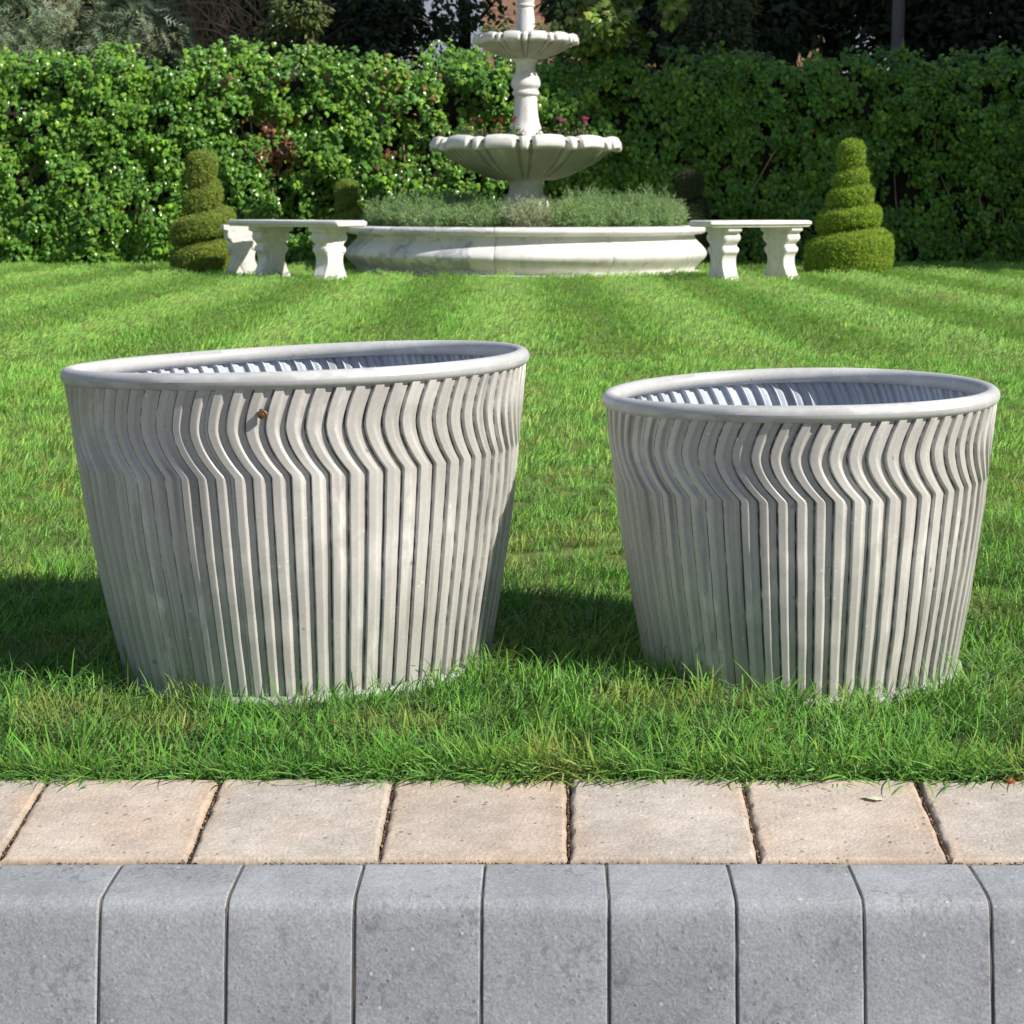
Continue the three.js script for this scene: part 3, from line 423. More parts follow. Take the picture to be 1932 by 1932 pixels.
// ------------------------------------------------------------------ clipped spirals
function topiary(label, pos, tiers, rise, cols, dens) {
  // tiers: [height where the tier starts, radius]; the last entry is the top
  const o = thing('topiary', label, 'topiary', pos);
  const top = tiers[tiers.length - 1][0], n = tiers.length - 1;
  const Y = (s) => { s = clamp(s, 0, n); const k = Math.min(n - 1, Math.floor(s)); return lerp(tiers[k][0], tiers[k + 1][0], s - k); };
  const Rr = (s) => { s = clamp(s, 0, n - 0.001); const k = Math.floor(s), f = s - k, a = tiers[k][1], b = tiers[Math.min(n - 1, k + 1)][1]; return lerp(a, b, f); };
  const rad = (th, y) => {
    const w = (((th - Math.PI) / (2 * Math.PI) % 1 + 1) % 1 - 0.5) * rise, Yb = (k) => k <= 0 ? 0 : k >= n ? top : Y(k + w);
    let k = 0; for (let i = 1; i < n; i++) if (y >= Yb(i)) k = i;
    const lo = Yb(k), hi = Yb(k + 1), v = clamp((y - lo) / Math.max(0.01, hi - lo)), R = Rr(k + w * 0.3);
    const Rn = k < n - 1 ? Rr(k + 1 + w * 0.3) : R, sh = 0.66, low = k > 0 ? lerp(0.38, 1, Math.sqrt(sm(0, 0.22, v))) : lerp(0.94, 1, sm(0, 0.3, v));
    if (k === n - 1) return R * low * Math.sqrt(Math.max(0.0004, 1 - clamp((v - 0.6) / 0.4) ** 2.6));
    const d = clamp((v - sh) / (1 - sh)); return lerp(Math.min(R, Rn) * 0.36, R * low, Math.pow(Math.max(0, 1 - d * d), 0.5));
  };
  const nu = 72, nv = 140;
  const g = grid(nu, nv, (i, j) => { const th = i / nu * 2 * Math.PI, y = top * j / nv, r = rad(th, y) * (0.965 + 0.05 * fbm(th * 5 + 9, y * 22, 55, 2)); return [r * Math.sin(th), y, r * Math.cos(th)]; });
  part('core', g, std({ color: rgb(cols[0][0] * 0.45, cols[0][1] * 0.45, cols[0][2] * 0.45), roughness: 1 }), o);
  const c = new Copies(), P = V(0, 0, 0);
  for (let i = 0; i < dens; i++) {
    const th = rnd() * 6.2832, y = top * rnd(), r = rad(th, y); if (rnd() > 0.25 + r / tiers[0][1]) continue;
    const ry = (rad(th, y + 0.006) - rad(th, y - 0.006)) / 0.012, nrm = V(Math.sin(th), -clamp(ry, -4, 4), Math.cos(th)).normalize();
    P.set(r * Math.sin(th), y, r * Math.cos(th)).addScaledVector(nrm, rr(-0.008, 0.008));
    const d = nrm.clone().addScaledVector(rdir(), 0.7).add(V(0, 0.2, 0)); _n.copy(rdir()); c.leaf(P, _n, d, rr(0.013, 0.03), tint(cols[Math.floor(rnd() * cols.length)], 0.5));
  }
  c.build('foliage', sprig, M.mattLeaf, o);
  part('trunk', tube([[0, -0.05, 0], [0.01, 0.1, 0], [0, 0.3, 0]], 0.03, 0.02, 6, 8), M.bark, o);
  return o;
}
const shade = [[0.06, 0.095, 0.02], [0.05, 0.08, 0.018]], olive = [[0.26, 0.38, 0.035], [0.2, 0.34, 0.04], [0.29, 0.39, 0.045], [0.33, 0.27, 0.06], [0.16, 0.29, 0.035]], lime = [[0.31, 0.47, 0.025], [0.25, 0.43, 0.03], [0.36, 0.5, 0.025], [0.2, 0.34, 0.035]];  // first palette: greens darkened so the colour carries the shade the spiral stands in
topiary('sparser olive green clipped spiral at the left end of the left bench', [-2.78, 0.01, -15.22], [[0, 0.255], [0.265, 0.245], [0.49, 0.142], [0.685, 0.105], [0.97, 0.1]], 0.95, olive, 17000);
topiary('fuller bright green clipped spiral at the right end of the right bench', [2.365, 0.01, -15.08], [[0, 0.335], [0.365, 0.235], [0.535, 0.168], [0.7, 0.125], [0.82, 0.092], [1.05, 0.1]], 0.6, lime, 24000);
{ const a = W(656, 400, -16.75), b = W(1300, 400, -16.75);
  topiary('small clipped spiral half hidden behind the lavender, left of the fountain', [a.x, 0.01, a.z], [[0, 0.2], [0.28, 0.15], [0.5, 0.09], [0.77, 0.075]], 0.8, olive, 7000);
  topiary('small clipped spiral in shade behind the basin, right of the fountain', [b.x, 0.01, b.z], [[0, 0.2], [0.35, 0.16], [0.58, 0.11], [0.86, 0.1]], 0.8, shade, 8000); }

// ------------------------------------------------------------------ ivy hedge
const hedgeZ = (x) => -17.28 - 0.05 * x;
const hedgeTop = (x) => 1.92 + 0.13 * (fbm(x * 2.3 + 50, 2, 101, 3) - 0.5) * 2;
{
  const h = thing('hedge', 'long tall ivy hedge along the back of the lawn behind the fountain', 'hedge');
  const bulge = (x, y) => 0.2 * (fbm(x * 1.6 + 60, y * 1.6 + 60, 103, 3) - 0.5) + 0.26 * (fbm(x * 5 + 60, y * 5 + 60, 104, 2) - 0.5) - 0.22 * sm(1.5, 2.0, y) ** 2;
  const core = grid(160, 24, (i, j) => { const x = -8 + 15 * i / 160, t = hedgeTop(x) - 0.14, y = j < 18 ? t * j / 18 : t, b = j < 18 ? 0 : (j - 18) * 0.12; return [x, y, hedgeZ(x) - 0.17 + bulge(x, y) - b]; });
  part('branches', core, std({ color: rgb(0.022, 0.019, 0.012), roughness: 1 }), h);
  const c = new Copies();
  const G = [[0.13, 0.32, 0.013], [0.08, 0.24, 0.012], [0.2, 0.4, 0.017], [0.11, 0.29, 0.012]];
  const warm = [[528, 290, 0.2, 0.85], [508, 245, 0.13, 0.75], [740, 165, 0.35, 0.08], [800, 250, 0.4, 0.06], [500, 150, 0.5, 0.05], [850, 180, 0.3, 0.05], [760, 300, 0.35, 0.06]].map(([a, b, r, p]) => { const w = W(a, b, -17.2); return [w.x, w.y, r, p]; });
  for (let i = 0; i < 10800; i++) {
    const x = rr(-7.8, 6.8), t = hedgeTop(x), y = rr(0.02, t + 0.05), hole = fbm(x * 3.2 + 70, y * 3.2 + 70, 105, 3), over = y > t - 0.08;
    const deep = hole < 0.4 ? 1 : 0; if (deep && rnd() < 0.55) continue;
    const cz = hedgeZ(x) + bulge(x, y) - deep * 0.12 - (over ? rnd() * 0.5 : 0), nl = 7 + Math.floor(rnd() * 9), base = G[Math.floor(rnd() * 4)], k0 = rr(0.75, 1.25);
    const cn = V(gauss() * 0.5, 0.5 + gauss() * 0.3 + (over ? 0.8 : 0), 1).normalize();
    for (let j = 0; j < nl; j++) {
      const p = V(x + gauss() * 0.06, Math.max(0.02, y + gauss() * 0.06), cz + gauss() * 0.05), n = cn.clone().addScaledVector(rdir(), 0.7);
      let col = base, pw = 0; for (const w of warm) { const d = Math.hypot(p.x - w[0], p.y - w[1]) / w[2]; if (d < 1) pw = Math.max(pw, w[3] * (1 - d * d * 0.6)); }
      const q = rnd(); if (q < pw) col = rnd() < 0.6 ? [0.26, 0.09, 0.035] : rnd() < 0.5 ? [0.35, 0.2, 0.04] : [0.16, 0.08, 0.04]; else if (q > 0.9975) col = rnd() < 0.4 ? [0.45, 0.3, 0.03] : [0.3, 0.1, 0.03];
      c.leaf(p, n, V(gauss() * 0.6, -1, 0.35), rr(0.034, 0.066), tint([col[0] * k0, col[1] * k0, col[2] * k0], 0.22));
    }
  }
  // the leaves that show largest are parts of their own
  const tones = [[0.11, 0.27, 0.012], [0.08, 0.22, 0.012], [0.15, 0.32, 0.016], [0.26, 0.1, 0.035]].map((q) => { const m = M.leaf.clone(); m.color.setRGB(...q); return m; });
  const rank = []; for (let i = 0; i < c.c.length / 3; i++) { const e = c.m.slice(i * 16, i * 16 + 16); if (e[12] > -4.9 && e[12] < 4.2) rank.push([Math.abs(e[10]) * (1 + 0.05 * e[14]), i]); }
  rank.sort((a, b) => b[0] - a[0]); const own = new Set(rank.slice(0, 300).map((q) => q[1])), rest = new Copies();
  for (let i = 0; i < c.c.length / 3; i++) {
    const e = c.m.slice(i * 16, i * 16 + 16), col = c.c.slice(i * 3, i * 3 + 3);
    if (!own.has(i)) { rest.m.push(...e); rest.c.push(...col); continue; }
    const t = col[0] > col[1] ? 3 : col[1] > 0.28 ? 2 : col[1] < 0.23 ? 1 : 0, m = new THREE.Mesh(ivyLeaf, tones[t]); m.name = 'leaf'; m.castShadow = m.receiveShadow = true;
    new THREE.Matrix4().fromArray(e).decompose(m.position, m.quaternion, m.scale); h.add(m);
  }
  rest.build('ivy_foliage', ivyLeaf, M.leaf, h);
  const stems = []; for (let i = 0; i < 46; i++) { const x = rr(-5.5, 4.5), y = rr(0.05, 0.5); let p = V(x, y, hedgeZ(x) - 0.1 + bulge(x, y)); const q = [p.clone()]; for (let j = 0; j < 6; j++) { p = p.clone().add(V(gauss() * 0.09, rr(0.08, 0.22), 0)); p.z = hedgeZ(p.x) - 0.09 + bulge(p.x, p.y); q.push(p); } stems.push(tube(q, 0.012, 0.005, 12, 5)); }
  part('ivy_stems', stems, M.deadTwig, h);
}

// ------------------------------------------------------------------ trees and shrubs beyond the hedge
function crownPart(o, lobes, geo, mat, size, n, cols, dirs = 0.6, droop = 0, gap = 0.42) {
  const c = new Copies(); const vol = lobes.map((l) => l[3] * l[4] * l[5]), sum = vol.reduce((a, b) => a + b, 0);
  lobes.forEach((l, li) => {
    const m = Math.round(n * vol[li] / sum);
    for (let i = 0; i < m; i++) {
      const d = rdir(), q = Math.cbrt(rr(0.2, 1)), p = V(l[0] + d.x * l[3] * q, l[1] + d.y * l[4] * q, l[2] + d.z * l[5] * q);
      if (fbm(p.x * 2.2 + 90, p.y * 2.2 + p.z * 1.7 + 90, 111, 3) < gap) continue;
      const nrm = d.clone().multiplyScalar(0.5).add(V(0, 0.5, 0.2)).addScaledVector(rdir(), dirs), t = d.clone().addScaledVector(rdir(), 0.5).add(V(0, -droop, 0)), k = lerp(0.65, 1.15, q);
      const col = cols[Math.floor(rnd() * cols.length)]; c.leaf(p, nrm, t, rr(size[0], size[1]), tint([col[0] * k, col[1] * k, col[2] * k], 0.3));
    }
  });
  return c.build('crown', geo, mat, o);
}
function treeTrunk(o, x, z, h, r, mat, limbs = 6, lean = 0.02) {
  const g = [tube([[x, -0.2, z], [x + lean * h * 0.4 + 0.03, h * 0.4, z], [x + lean * h, h, z]], r, r * 0.45, 14, 10)];
  for (let i = 0; i < limbs; i++) { const y = h * rr(0.25, 0.95), a = rnd() * 6.283, l = rr(0.25, 0.5) * h * 0.5, sx = x + lean * y; g.push(tube([[sx, y, z], [sx + Math.cos(a) * l * 0.5, y + l * 0.25, z + Math.sin(a) * l * 0.5], [sx + Math.cos(a) * l, y + l * 0.55, z + Math.sin(a) * l]], r * 0.35, r * 0.08, 8, 6)); }
  return part('trunk', g, mat, o);
}
{ // grey-green conifer with drooping sprays, far left
  const o = thing('conifer_tree', 'grey-green conifer with drooping sprays above the hedge at far left', 'tree');
  const z = -20.2, lobes = []; for (let i = 0; i < 30; i++) { const p = W(rr(-260, 300), rr(-170, 92), z + rr(-0.9, 0.8)); lobes.push([p.x, p.y, p.z, rr(0.35, 0.7), rr(0.2, 0.4), rr(0.3, 0.6)]); }
  treeTrunk(o, W(-60, 0, z - 0.8).x, z - 0.8, 6.5, 0.16, M.bark, 9); for (let i = 0; i < 8; i++) lobes.push([W(-60, 0, z).x + gauss() * 0.9, rr(3, 7), z - 0.6 + gauss() * 0.7, 1, 0.6, 1]);
  crownPart(o, lobes, needleSpray, M.mattLeaf, [0.09, 0.2], 36000, [[0.26, 0.33, 0.19], [0.2, 0.29, 0.15], [0.32, 0.38, 0.25], [0.12, 0.19, 0.09]], 0.7, 0.7, 0.45);
}
bushTree('evergreen_tree', 'dark evergreen tree in the gloom behind the bare conifer branches', 'tree', -60, 620, -160, 112, -23.5, ovalLeaf, M.mattLeaf, [0.12, 0.2], 22000, [[0.03, 0.05, 0.02], [0.045, 0.06, 0.025]], M.darkBark, 0.22, 7, 36, [0.6, 1.0]);
{ // bare brown branches of a dead conifer
  const o = thing('dead_conifer', 'brown bare conifer branches hanging over the hedge, left of the fountain', 'tree'); const z = -20.6, g = [], tw = [];
  const tx = W(292, 0, z).x; g.push(tube([[tx, -0.2, z], [tx + 0.04, 2.5, z], [tx + 0.1, 6, z]], 0.045, 0.03, 14, 8)); const tx2 = W(352, 0, z).x; g.push(tube([[tx2, -0.2, z - 0.3], [tx2 - 0.03, 2.5, z - 0.3], [tx2 + 0.1, 5.5, z - 0.4]], 0.035, 0.025, 14, 8));
  for (let i = 0; i < 34; i++) {
    const y = rr(2.1, 3.9), dir = rnd() < 0.8 ? 1 : -1, l = rr(0.7, 1.35), zz = z + rr(-0.5, 0.7), a = V(tx + 0.05, y, z), b = V(tx + dir * l * 0.5, y + rr(-0.05, 0.18), (z + zz) / 2), e = V(tx + dir * l, y - rr(0.1, 0.5), zz); g.push(tube([a, b, e], 0.015, 0.005, 10, 5));
    for (let j = 0; j < 11; j++) { const t = rr(0.25, 1), s = a.clone().lerp(e, t); s.y += 0.12 * Math.sin(t * 3); tw.push(tube([s, s.clone().add(V(gauss() * 0.1, -rr(0.05, 0.16), gauss() * 0.08)), s.clone().add(V(gauss() * 0.16, -rr(0.18, 0.42), gauss() * 0.12))], 0.006, 0.002, 5, 4)); }
  }
  part('trunk', g, M.deadTwig, o); part('twigs', tw, M.deadTwig, o);
  const lobes = []; for (let i = 0; i < 9; i++) { const p = W(rr(220, 500), rr(-40, 80), z - 0.5); lobes.push([p.x, p.y, p.z, 0.35, 0.25, 0.3]); }
  crownPart(o, lobes, needleSpray, M.mattLeaf, [0.08, 0.16], 1100, [[0.1, 0.13, 0.07], [0.16, 0.12, 0.07]], 0.7, 0.6, 0.5);
}
function bushTree(name, label, cat, px0, px1, py0, py1, z, geo, mat, size, n, cols, trunkMat, gap, hTop = 7, extra = 14, lobeR = [0.35, 0.75]) {
  const o = thing(name, label, cat), lobes = [];
  for (let i = 0; i < extra; i++) { const p = W(rr(px0, px1), rr(py0, py1), z + rr(-0.8, 0.6)); lobes.push([p.x, p.y, p.z, rr(...lobeR), rr(...lobeR) * 0.8, rr(...lobeR)]); }
  const mid = W((px0 + px1) / 2, 0, z), w = W(px1, 0, z).x - W(px0, 0, z).x;
  if (hTop > 3) for (let i = 0; i < 9; i++) lobes.push([mid.x + gauss() * w * 0.3, rr(2.8, hTop), z - 0.5 + gauss() * 0.5, w * 0.28, w * 0.2 + 0.2, w * 0.28]);
  treeTrunk(o, mid.x, z - 0.3, Math.max(2.2, hTop * 0.85), Math.min(0.16, 0.05 + w * 0.04), trunkMat, 7);
  crownPart(o, lobes, geo, mat, size, n, cols, 0.7, 0.15, gap); return o;
}
bushTree('shrub', 'yellow-green shrub between the bare branches and the dark tree', 'shrub', 525, 585, -20, 75, -19.4, ovalLeaf, M.leaf, [0.05, 0.09], 3600, [[0.1, 0.16, 0.02], [0.07, 0.13, 0.018], [0.15, 0.17, 0.025]], M.bark, 0.4, 2.9, 9, [0.18, 0.3]);
bushTree('evergreen_tree', 'dark glossy evergreen tree above the hedge, left of the fountain top', 'tree', 600, 830, -40, 118, -20.6, ovalLeaf, M.leaf, [0.07, 0.12], 15000, [[0.035, 0.075, 0.018], [0.05, 0.1, 0.02], [0.025, 0.055, 0.016]], M.darkBark, 0.36, 6.5, 16, [0.4, 0.7]);
{ // thin dark tree with gaps where the sky shows
  const o = thing('leafy_tree', 'slender dark tree with sky between its leaves, beside the brick house', 'tree'); const z = -21.2, x = W(866, 0, z).x;
  treeTrunk(o, x, z, 5, 0.1, M.darkBark, 12, 0.012); const lobes = []; for (let i = 0; i < 15; i++) { const p = W(rr(790, 960), rr(-60, 75), z + rr(-0.4, 0.4)); lobes.push([p.x, p.y, p.z, 0.22, 0.17, 0.22]); } for (let i = 0; i < 8; i++) lobes.push([x + gauss() * 0.8, rr(3, 5.5), z, 0.6, 0.5, 0.6]);
  crownPart(o, lobes, ovalLeaf, M.leaf, [0.06, 0.1], 3000, [[0.05, 0.1, 0.025], [0.035, 0.08, 0.02]], 0.8, 0.2, 0.45);
}
{ // brick house far behind
  const z = -38, a = W(909, 0, z).x, o = thing('brick_house', 'brick house glimpsed between the trees behind the fountain top', 'house', [a, -0.2, z]);
  const wall = new THREE.BoxGeometry(7, 6.2, 5); wall.translate(3.5, 3.1, -2.5); { const P = wall.attributes.position, U = wall.attributes.uv, Nn = wall.attributes.normal; for (let i = 0; i < P.count; i++) U.setXY(i, (Math.abs(Nn.getZ(i)) > 0.5 ? P.getX(i) : P.getZ(i)) / 1.8, P.getY(i) / 1.8); }
  part('wall', wall, std({ map: brickTex, roughness: 0.95 }), o);
  const rs = new THREE.Shape([new THREE.Vector2(-2.9, 0), new THREE.Vector2(0, 2.1), new THREE.Vector2(2.9, 0), new THREE.Vector2(2.9, -0.14), new THREE.Vector2(-2.9, -0.14)]), rf = new THREE.ExtrudeGeometry(rs, { depth: 7.6, bevelEnabled: false }); rf.rotateY(Math.PI / 2); rf.translate(-0.3, 6.34, -2.5);
  part('roof', rf, std({ color: rgb(0.12, 0.07, 0.05), roughness: 0.9 }), o);
  const wx = W(1085, 0, z).x - a; const win = (y) => { const fr = [[-0.5, 0, 0.08, 1.3], [0.5, 0, 0.08, 1.3], [0, 0.62, 1.08, 0.08], [0, -0.62, 1.08, 0.08], [0, 0, 0.06, 1.2]].map(([x, yy, w, h]) => { const b = new THREE.BoxGeometry(w, h, 0.08); b.translate(wx + x, y + yy, 0.03 + (w > 1 ? 0.003 : 0)); return b; }); const f = part('window', fr, std({ color: rgb(0.8, 0.8, 0.8), roughness: 0.5 }), o); const p = new THREE.BoxGeometry(0.98, 1.2, 0.02); p.translate(wx, y, 0.012); part('pane', p, std({ color: rgb(0.35, 0.45, 0.58), roughness: 0.08, metalness: 0.6 }), f); };
  win(5.22);
}
bushTree('climber', 'yellow-green leafy climber rising over the hedge just right of the fountain', 'climber', 1085, 1270, -30, 95, -17.75, ivyLeaf, M.leaf, [0.06, 0.11], 4600, [[0.16, 0.28, 0.02], [0.2, 0.33, 0.025], [0.12, 0.22, 0.016], [0.1, 0.2, 0.016], [0.3, 0.33, 0.03]], M.bark, 0.42, 2.7, 15, [0.18, 0.32]);
{ const o = scene.children[scene.children.length - 1]; const z = -17.7; const g = []; for (const q of [[[1088, 80], [1078, 50], [1062, 20], [1050, -20]], [[1082, 60], [1060, 40], [1040, 30]], [[1090, 70], [1085, 30], [1092, -10]]]) g.push(tube(q.map((p) => W(p[0], p[1], z)), 0.02, 0.008, 10, 6)); part('branch', g, M.darkBark, o);
  const c = new Copies(); for (let i = 0; i < 26; i++) { const p = W(rr(1075, 1130), rr(-20, 40), z + 0.15 + gauss() * 0.1); c.leaf(p, rdir().add(V(0.2, 0.5, 0.8)), V(gauss(), -1, 0), rr(0.07, 0.12), tint([0.2, 0.24, 0.03], 0.3)); } c.build('leaves', ivyLeaf, M.leaf, o); }
bushTree('evergreen_tree', 'dark tree in shade behind the hedge, between the climber and the grey trunk', 'tree', 1130, 1420, -120, 105, -23.5, ovalLeaf, M.mattLeaf, [0.12, 0.2], 14000, [[0.03, 0.06, 0.018], [0.04, 0.07, 0.02]], M.darkBark, 0.22, 7, 24, [0.5, 0.9]);
bushTree('olive_shrub', 'dull olive shrub behind the hedge, right of the leafy climber', 'shrub', 1285, 1370, -30, 70, -18.9, ovalLeaf, M.mattLeaf, [0.05, 0.09], 4200, [[0.09, 0.12, 0.04], [0.12, 0.14, 0.06], [0.06, 0.1, 0.03]], M.bark, 0.4, 3.2, 9, [0.25, 0.4]);
bushTree('evergreen_tree', 'dark tree in shade behind the hedge with its grey trunk showing', 'tree', 1380, 1760, -60, 100, -21.5, ovalLeaf, M.mattLeaf, [0.08, 0.14], 15000, [[0.035, 0.07, 0.02], [0.03, 0.06, 0.018]], M.darkBark, 0.28, 7.5, 26, [0.5, 0.9]);
{ const o = scene.children[scene.children.length - 1], z = -19.6, x = W(1692, 0, z).x; part('trunk', tube([[x, -0.2, z], [x + 0.02, 2.2, z], [x + 0.1, 7, z - 0.3]], 0.075, 0.05, 14, 12), M.greyBark, o); }
bushTree('evergreen_tree', 'darkest tree in deep shade at the far right, behind the hedge', 'tree', 1700, 2150, -120, 112, -20.8, ovalLeaf, M.mattLeaf, [0.09, 0.15], 17000, [[0.02, 0.04, 0.012], [0.025, 0.05, 0.015]], M.darkBark, 0.22, 9, 30, [0.6, 1.1]);
// tall trees that stand right of the picture and shade the right half of the hedge
[[9.3, -14.5, 2.2, 14], [12.6, -17.5, 3.0, 15], [8.2, -18.8, 2.3, 13]].forEach(([x, z, r, h], i) => {
  const o = thing('tall_evergreen', ['tall dense evergreen beyond the right of the picture, nearest the lawn', 'tallest dense evergreen beyond the right of the picture, farthest out', 'tall dense evergreen beyond the right of the picture, nearest the hedge'][i], 'tree');
  treeTrunk(o, x, z, h * 0.9, 0.25, M.bark, 8, 0); const lobes = []; for (let k = 0; k < 14; k++) { const t = k / 13, q = r * (1 - 0.3 * t); for (let m = 0; m < 3; m++) { const a = rnd() * 6.283; lobes.push([x + Math.cos(a) * q * 0.45, 0.9 + t * (h - 1), z + Math.sin(a) * q * 0.45, q * 0.62, 0.75, q * 0.62]); } }
  crownPart(o, lobes, ovalLeaf, M.mattLeaf, [0.2, 0.34], 30000, [[0.03, 0.06, 0.018], [0.04, 0.08, 0.02]], 0.7, 0.2, 0.27);
});

// ------------------------------------------------------------------ small litter
{
  const p = thing('pebble', 'small terracotta pebble at the right edge of the paving blocks', 'pebble', [0.425, 0.021, -1.68]); const g = new THREE.DodecahedronGeometry(0.0042, 1); g.scale(1.1, 0.8, 1); part('stone', g, std({ color: rgb(0.4, 0.12, 0.05), roughness: 0.9 }), p);
  const dead = (name, label, x, y, z, s, col, rot) => { const g = ovalLeaf.clone(); g.scale(s, s, s); g.rotateX(-Math.PI / 2 + 0.15); g.rotateY(rot); const m = part(name, g, std({ color: rgb(...col), roughness: 0.8, side: THREE.DoubleSide }), scene); m.position.set(x, y, z); tag(m, label, 'leaf'); };
  dead('leaf_scrap', 'pale dry leaf scrap lying on the second paving block from the right', 0.302, 0.0175, -1.637, 0.021, [0.6, 0.58, 0.4], 1.3);
  dead('dead_leaf', 'small orange brown dead leaf in the grass before the larger planter', -0.21, 0.045, -1.79, 0.014, [0.22, 0.1, 0.03], 0.6);
  dead('dead_leaf', 'small tan dead leaf in the grass before the smaller planter', 0.22, 0.043, -1.78, 0.012, [0.26, 0.15, 0.06], 2.0);
}

// ------------------------------------------------------------------ grass
{
  const tuft = (n, R, L, wd, lean, curl, seg, dry) => {
    const P = [], C = [], T = [];
    for (let b = 0; b < n; b++) {
      const a = rnd() * 6.283, q = Math.sqrt(rnd()) * R, x = Math.cos(a) * q, z = Math.sin(a) * q, az = rnd() * 6.283, l = L * rr(0.55, 1.15), w = wd * rr(0.7, 1.25), ln = lean * rr(0.15, 1.3), cu = curl * rr(0.2, 1.5), fx = Math.cos(az), fz = Math.sin(az), tw = az + Math.PI / 2 + gauss() * 0.5, sx = Math.cos(tw), sz = Math.sin(tw);
      let px = x, py = -0.004, pz = z, ang = ln; const k0 = P.length / 3, g = rr(0.8, 1.2), yl = rnd() < dry;
      for (let s = 0; s <= seg; s++) {
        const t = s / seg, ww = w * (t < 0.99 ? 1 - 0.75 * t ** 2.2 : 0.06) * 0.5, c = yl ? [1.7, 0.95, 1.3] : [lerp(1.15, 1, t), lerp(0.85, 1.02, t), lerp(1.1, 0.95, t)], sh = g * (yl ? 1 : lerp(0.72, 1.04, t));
        P.push(px - sx * ww, py, pz - sz * ww, px + sx * ww, py, pz + sz * ww); for (let r = 0; r < 2; r++) C.push(c[0] * sh, c[1] * sh, c[2] * sh);
        const st = l / seg; px += Math.sin(ang) * fx * st; pz += Math.sin(ang) * fz * st; py += Math.cos(ang) * st; ang += cu / seg;
        if (s < seg) { const i = k0 + s * 2; T.push(i, i + 1, i + 2, i + 1, i + 3, i + 2); }
      }
    }
    const g = new THREE.BufferGeometry(); g.setAttribute('position', new THREE.Float32BufferAttribute(P, 3)); g.setAttribute('color', new THREE.Float32BufferAttribute(C, 3)); g.setAttribute('uv', new THREE.Float32BufferAttribute(new Float32Array(P.length / 3 * 2), 2)); g.setIndex(T); g.computeVertexNormals(); return g;
  };
  const root = thing('grass', null, null); tag(root, 'striped mown green lawn grass between the paving and the hedge', 'grass', null, 'stuff');
  const pots = [[-0.2825, -2.145, 0.2135], [0.2867, -2.12, 0.182]];
  const blocked = (x, z, m) => pots.some((p) => Math.hypot(x - p[0], z - p[1]) < p[2] + m) || Math.hypot(x - FX, z - FZ) < 1.42;
  const mm = new THREE.Matrix4(), qq = new THREE.Quaternion(), q2 = new THREE.Quaternion(), sc = V(1, 1, 1), up = V(0, 1, 0), ax = V(1, 0, 0), q3 = new THREE.Quaternion(), fv = V(0, 0, 1);
  const stripe = (x, z) => Math.sin((x - 0.0239 * z + 0.21) * 2 * Math.PI / 0.86); // 1 light, -1 dark
  const tone = (x, z) => {
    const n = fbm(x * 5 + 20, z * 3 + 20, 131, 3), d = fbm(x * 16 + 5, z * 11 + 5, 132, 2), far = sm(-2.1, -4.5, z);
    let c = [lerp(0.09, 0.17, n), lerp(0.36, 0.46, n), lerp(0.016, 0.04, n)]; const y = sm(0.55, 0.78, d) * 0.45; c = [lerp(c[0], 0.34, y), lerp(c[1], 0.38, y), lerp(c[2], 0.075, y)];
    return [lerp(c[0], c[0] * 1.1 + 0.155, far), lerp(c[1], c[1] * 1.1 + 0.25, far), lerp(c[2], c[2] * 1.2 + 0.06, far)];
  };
  function sow(geos, bands, opt) {
    const cs = geos.map(() => new Copies());
    for (const [z0, z1, per, wide] of bands) {
      const w = (z) => wide + Math.abs(z) * 0.31, area = (z0 - z1) * (w(z0) + w(z1)), n = Math.round(area * per);
      for (let i = 0; i < n; i++) {
        const z = lerp(z0, z1, rnd()), x = rr(-1, 1) * Math.max(w(z0), w(z1)) - 0.02 * Math.abs(z); if (blocked(x, z, opt.clear)) continue;
        const edge = sm(EDGE - 0.05, EDGE, z), patch = fbm(x * 14 + 9, z * 14 + 9, 133, 2); if (edge > 0 && rnd() < edge * 0.1 + (patch < 0.46 ? 0.6 * edge : 0)) continue;
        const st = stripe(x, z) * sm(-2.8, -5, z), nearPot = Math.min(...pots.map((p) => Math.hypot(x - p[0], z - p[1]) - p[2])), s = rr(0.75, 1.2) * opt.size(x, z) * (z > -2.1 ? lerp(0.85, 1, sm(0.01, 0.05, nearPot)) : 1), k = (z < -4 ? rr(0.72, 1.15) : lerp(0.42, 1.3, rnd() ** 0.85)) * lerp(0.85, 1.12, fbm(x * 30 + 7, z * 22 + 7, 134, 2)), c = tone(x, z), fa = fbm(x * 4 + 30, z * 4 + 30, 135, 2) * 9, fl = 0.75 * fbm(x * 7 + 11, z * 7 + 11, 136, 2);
        q3.setFromAxisAngle(fv.set(Math.sin(fa) * 0.6, 0, -1 + Math.cos(fa) * 0.6).normalize(), fl);
        q2.setFromAxisAngle(ax, st * -opt.stripeLean + gauss() * 0.12 + (edge > 0.1 ? 0.75 * edge : 0)); qq.setFromAxisAngle(up, rnd() * 6.283).premultiply(q3).premultiply(q2);
        mm.compose(V(x, gy(x, z), z), qq, sc.set(s, s * rr(0.85, 1.15), s)); const h = rr(-0.12, 0.12);
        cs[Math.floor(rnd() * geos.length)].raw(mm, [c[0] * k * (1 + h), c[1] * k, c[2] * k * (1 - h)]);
      }
    }
    cs.forEach((c, i) => c.build('grass_tufts', geos[i], M.grass, root));
  }
  const nearG = [0, 1, 2, 3].map((i) => tuft(16, 0.02, [0.034, 0.039, 0.046, 0.03][i], 0.0019, 0.75, 1.1, 5, 0.08));
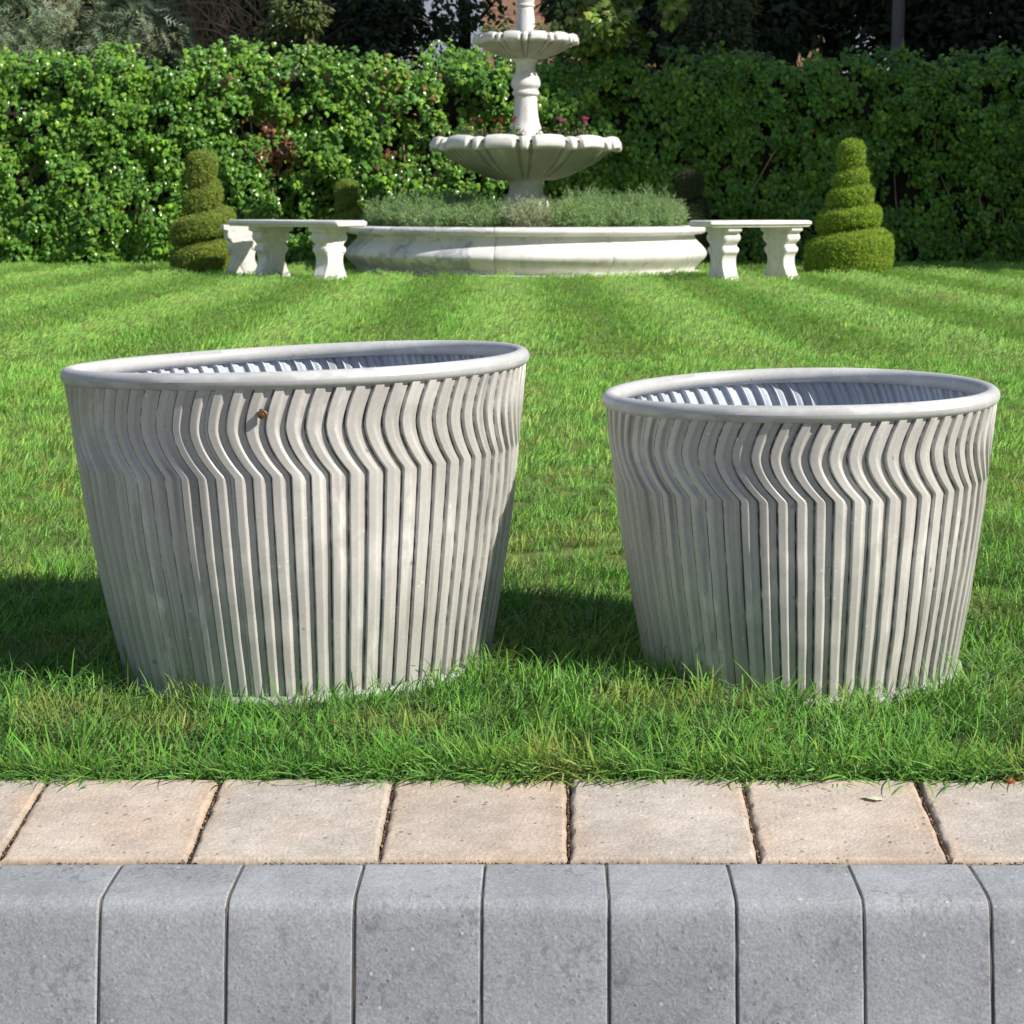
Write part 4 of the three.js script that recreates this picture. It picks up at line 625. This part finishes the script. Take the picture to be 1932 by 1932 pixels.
  sow(nearG, [[EDGE, -1.95, 4200, 0.08], [-1.95, -2.7, 3200, 0.1], [-2.7, -3.8, 2300, 0.12]], { clear: 0.004, stripeLean: 0.6, size: (x, z) => lerp(0.82, 0.62, sm(-2.2, -2.8, z)) + 0.3 * fbm(x * 6 + 3, z * 6 + 3, 141, 2) });
  const midG = [0, 1].map((i) => tuft(16, 0.034, [0.026, 0.03][i], 0.0024, 0.4, 0.6, 4, 0.05));
  sow(midG, [[-3.8, -6.5, 1300, 0.3]], { clear: 0, stripeLean: 0.8, size: () => 1 });
  const farG = [0, 1].map((i) => tuft(24, 0.06, [0.025, 0.029][i], 0.0036, 0.35, 0.5, 3, 0.04));
  sow(farG, [[-6.5, -10.5, 480, 0.3], [-10.5, -17.6, 330, 0.6]], { clear: 0, stripeLean: 0.95, size: () => 1 });
  // blades that hang over the edge of the paving
  const edgeG = [0, 1].map(() => tuft(9, 0.012, 0.032, 0.0017, 0.7, 1.0, 5, 0.2)), ec = edgeG.map(() => new Copies());
  for (let i = 0; i < 2200; i++) {
    const x = rr(-0.9, 0.9), z = EDGE - rr(-0.003, 0.02); if (fbm(x * 17 + 9, 4, 137, 3) < 0.47 && rnd() < 0.85) continue;
    const s = rr(0.55, 1.15), c = tone(x, z), k = rr(0.5, 1.15);
    q2.setFromAxisAngle(ax, rr(0.3, 1.25)); q3.setFromAxisAngle(V(0, 0, 1), gauss() * 0.5); qq.setFromAxisAngle(up, rnd() * 6.283).premultiply(q3).premultiply(q2);
    mm.compose(V(x, gy(x, EDGE) + 0.005, z), qq, sc.set(s, s, s)); ec[i % 2].raw(mm, [c[0] * k, c[1] * k, c[2] * k]);
  }
  ec.forEach((c, i) => c.build('edge_tufts', edgeG[i], M.grass, root));
  // longer wisps round the planters and along the edge
  const longG = [0, 1].map(() => tuft(5, 0.016, 0.07, 0.0024, 0.55, 0.9, 6, 0.15)), cs = longG.map(() => new Copies());
  for (let i = 0; i < 720; i++) {
    let x, z; if (i < 300) { if (i < 190) continue; const p = pots[i % 2], a = rr(-1.9, 1.9), r = p[2] + Math.abs(gauss()) * 0.05 + 0.008; x = p[0] + r * Math.sin(a); z = p[1] + r * Math.cos(a); } else { x = rr(-0.75, 0.75); z = EDGE - (i < 520 ? rr(0, 0.04) : rr(0, 0.5)); }
    if (blocked(x, z, 0.005) || z > EDGE) continue; const s = rr(0.55, 1.0), c = tone(x, z), k = rr(0.8, 1.25);
    q2.setFromAxisAngle(ax, gauss() * 0.25 + (z > EDGE - 0.03 ? 0.5 : 0)); qq.setFromAxisAngle(up, rnd() * 6.283).premultiply(q2); mm.compose(V(x, gy(x, z), z), qq, sc.set(s, s, s)); cs[i % 2].raw(mm, [c[0] * k, c[1] * k, c[2] * k]);
  }
  cs.forEach((c, i) => c.build('long_grass', longG[i], M.grass, root));
}
renderer.render(scene, camera);
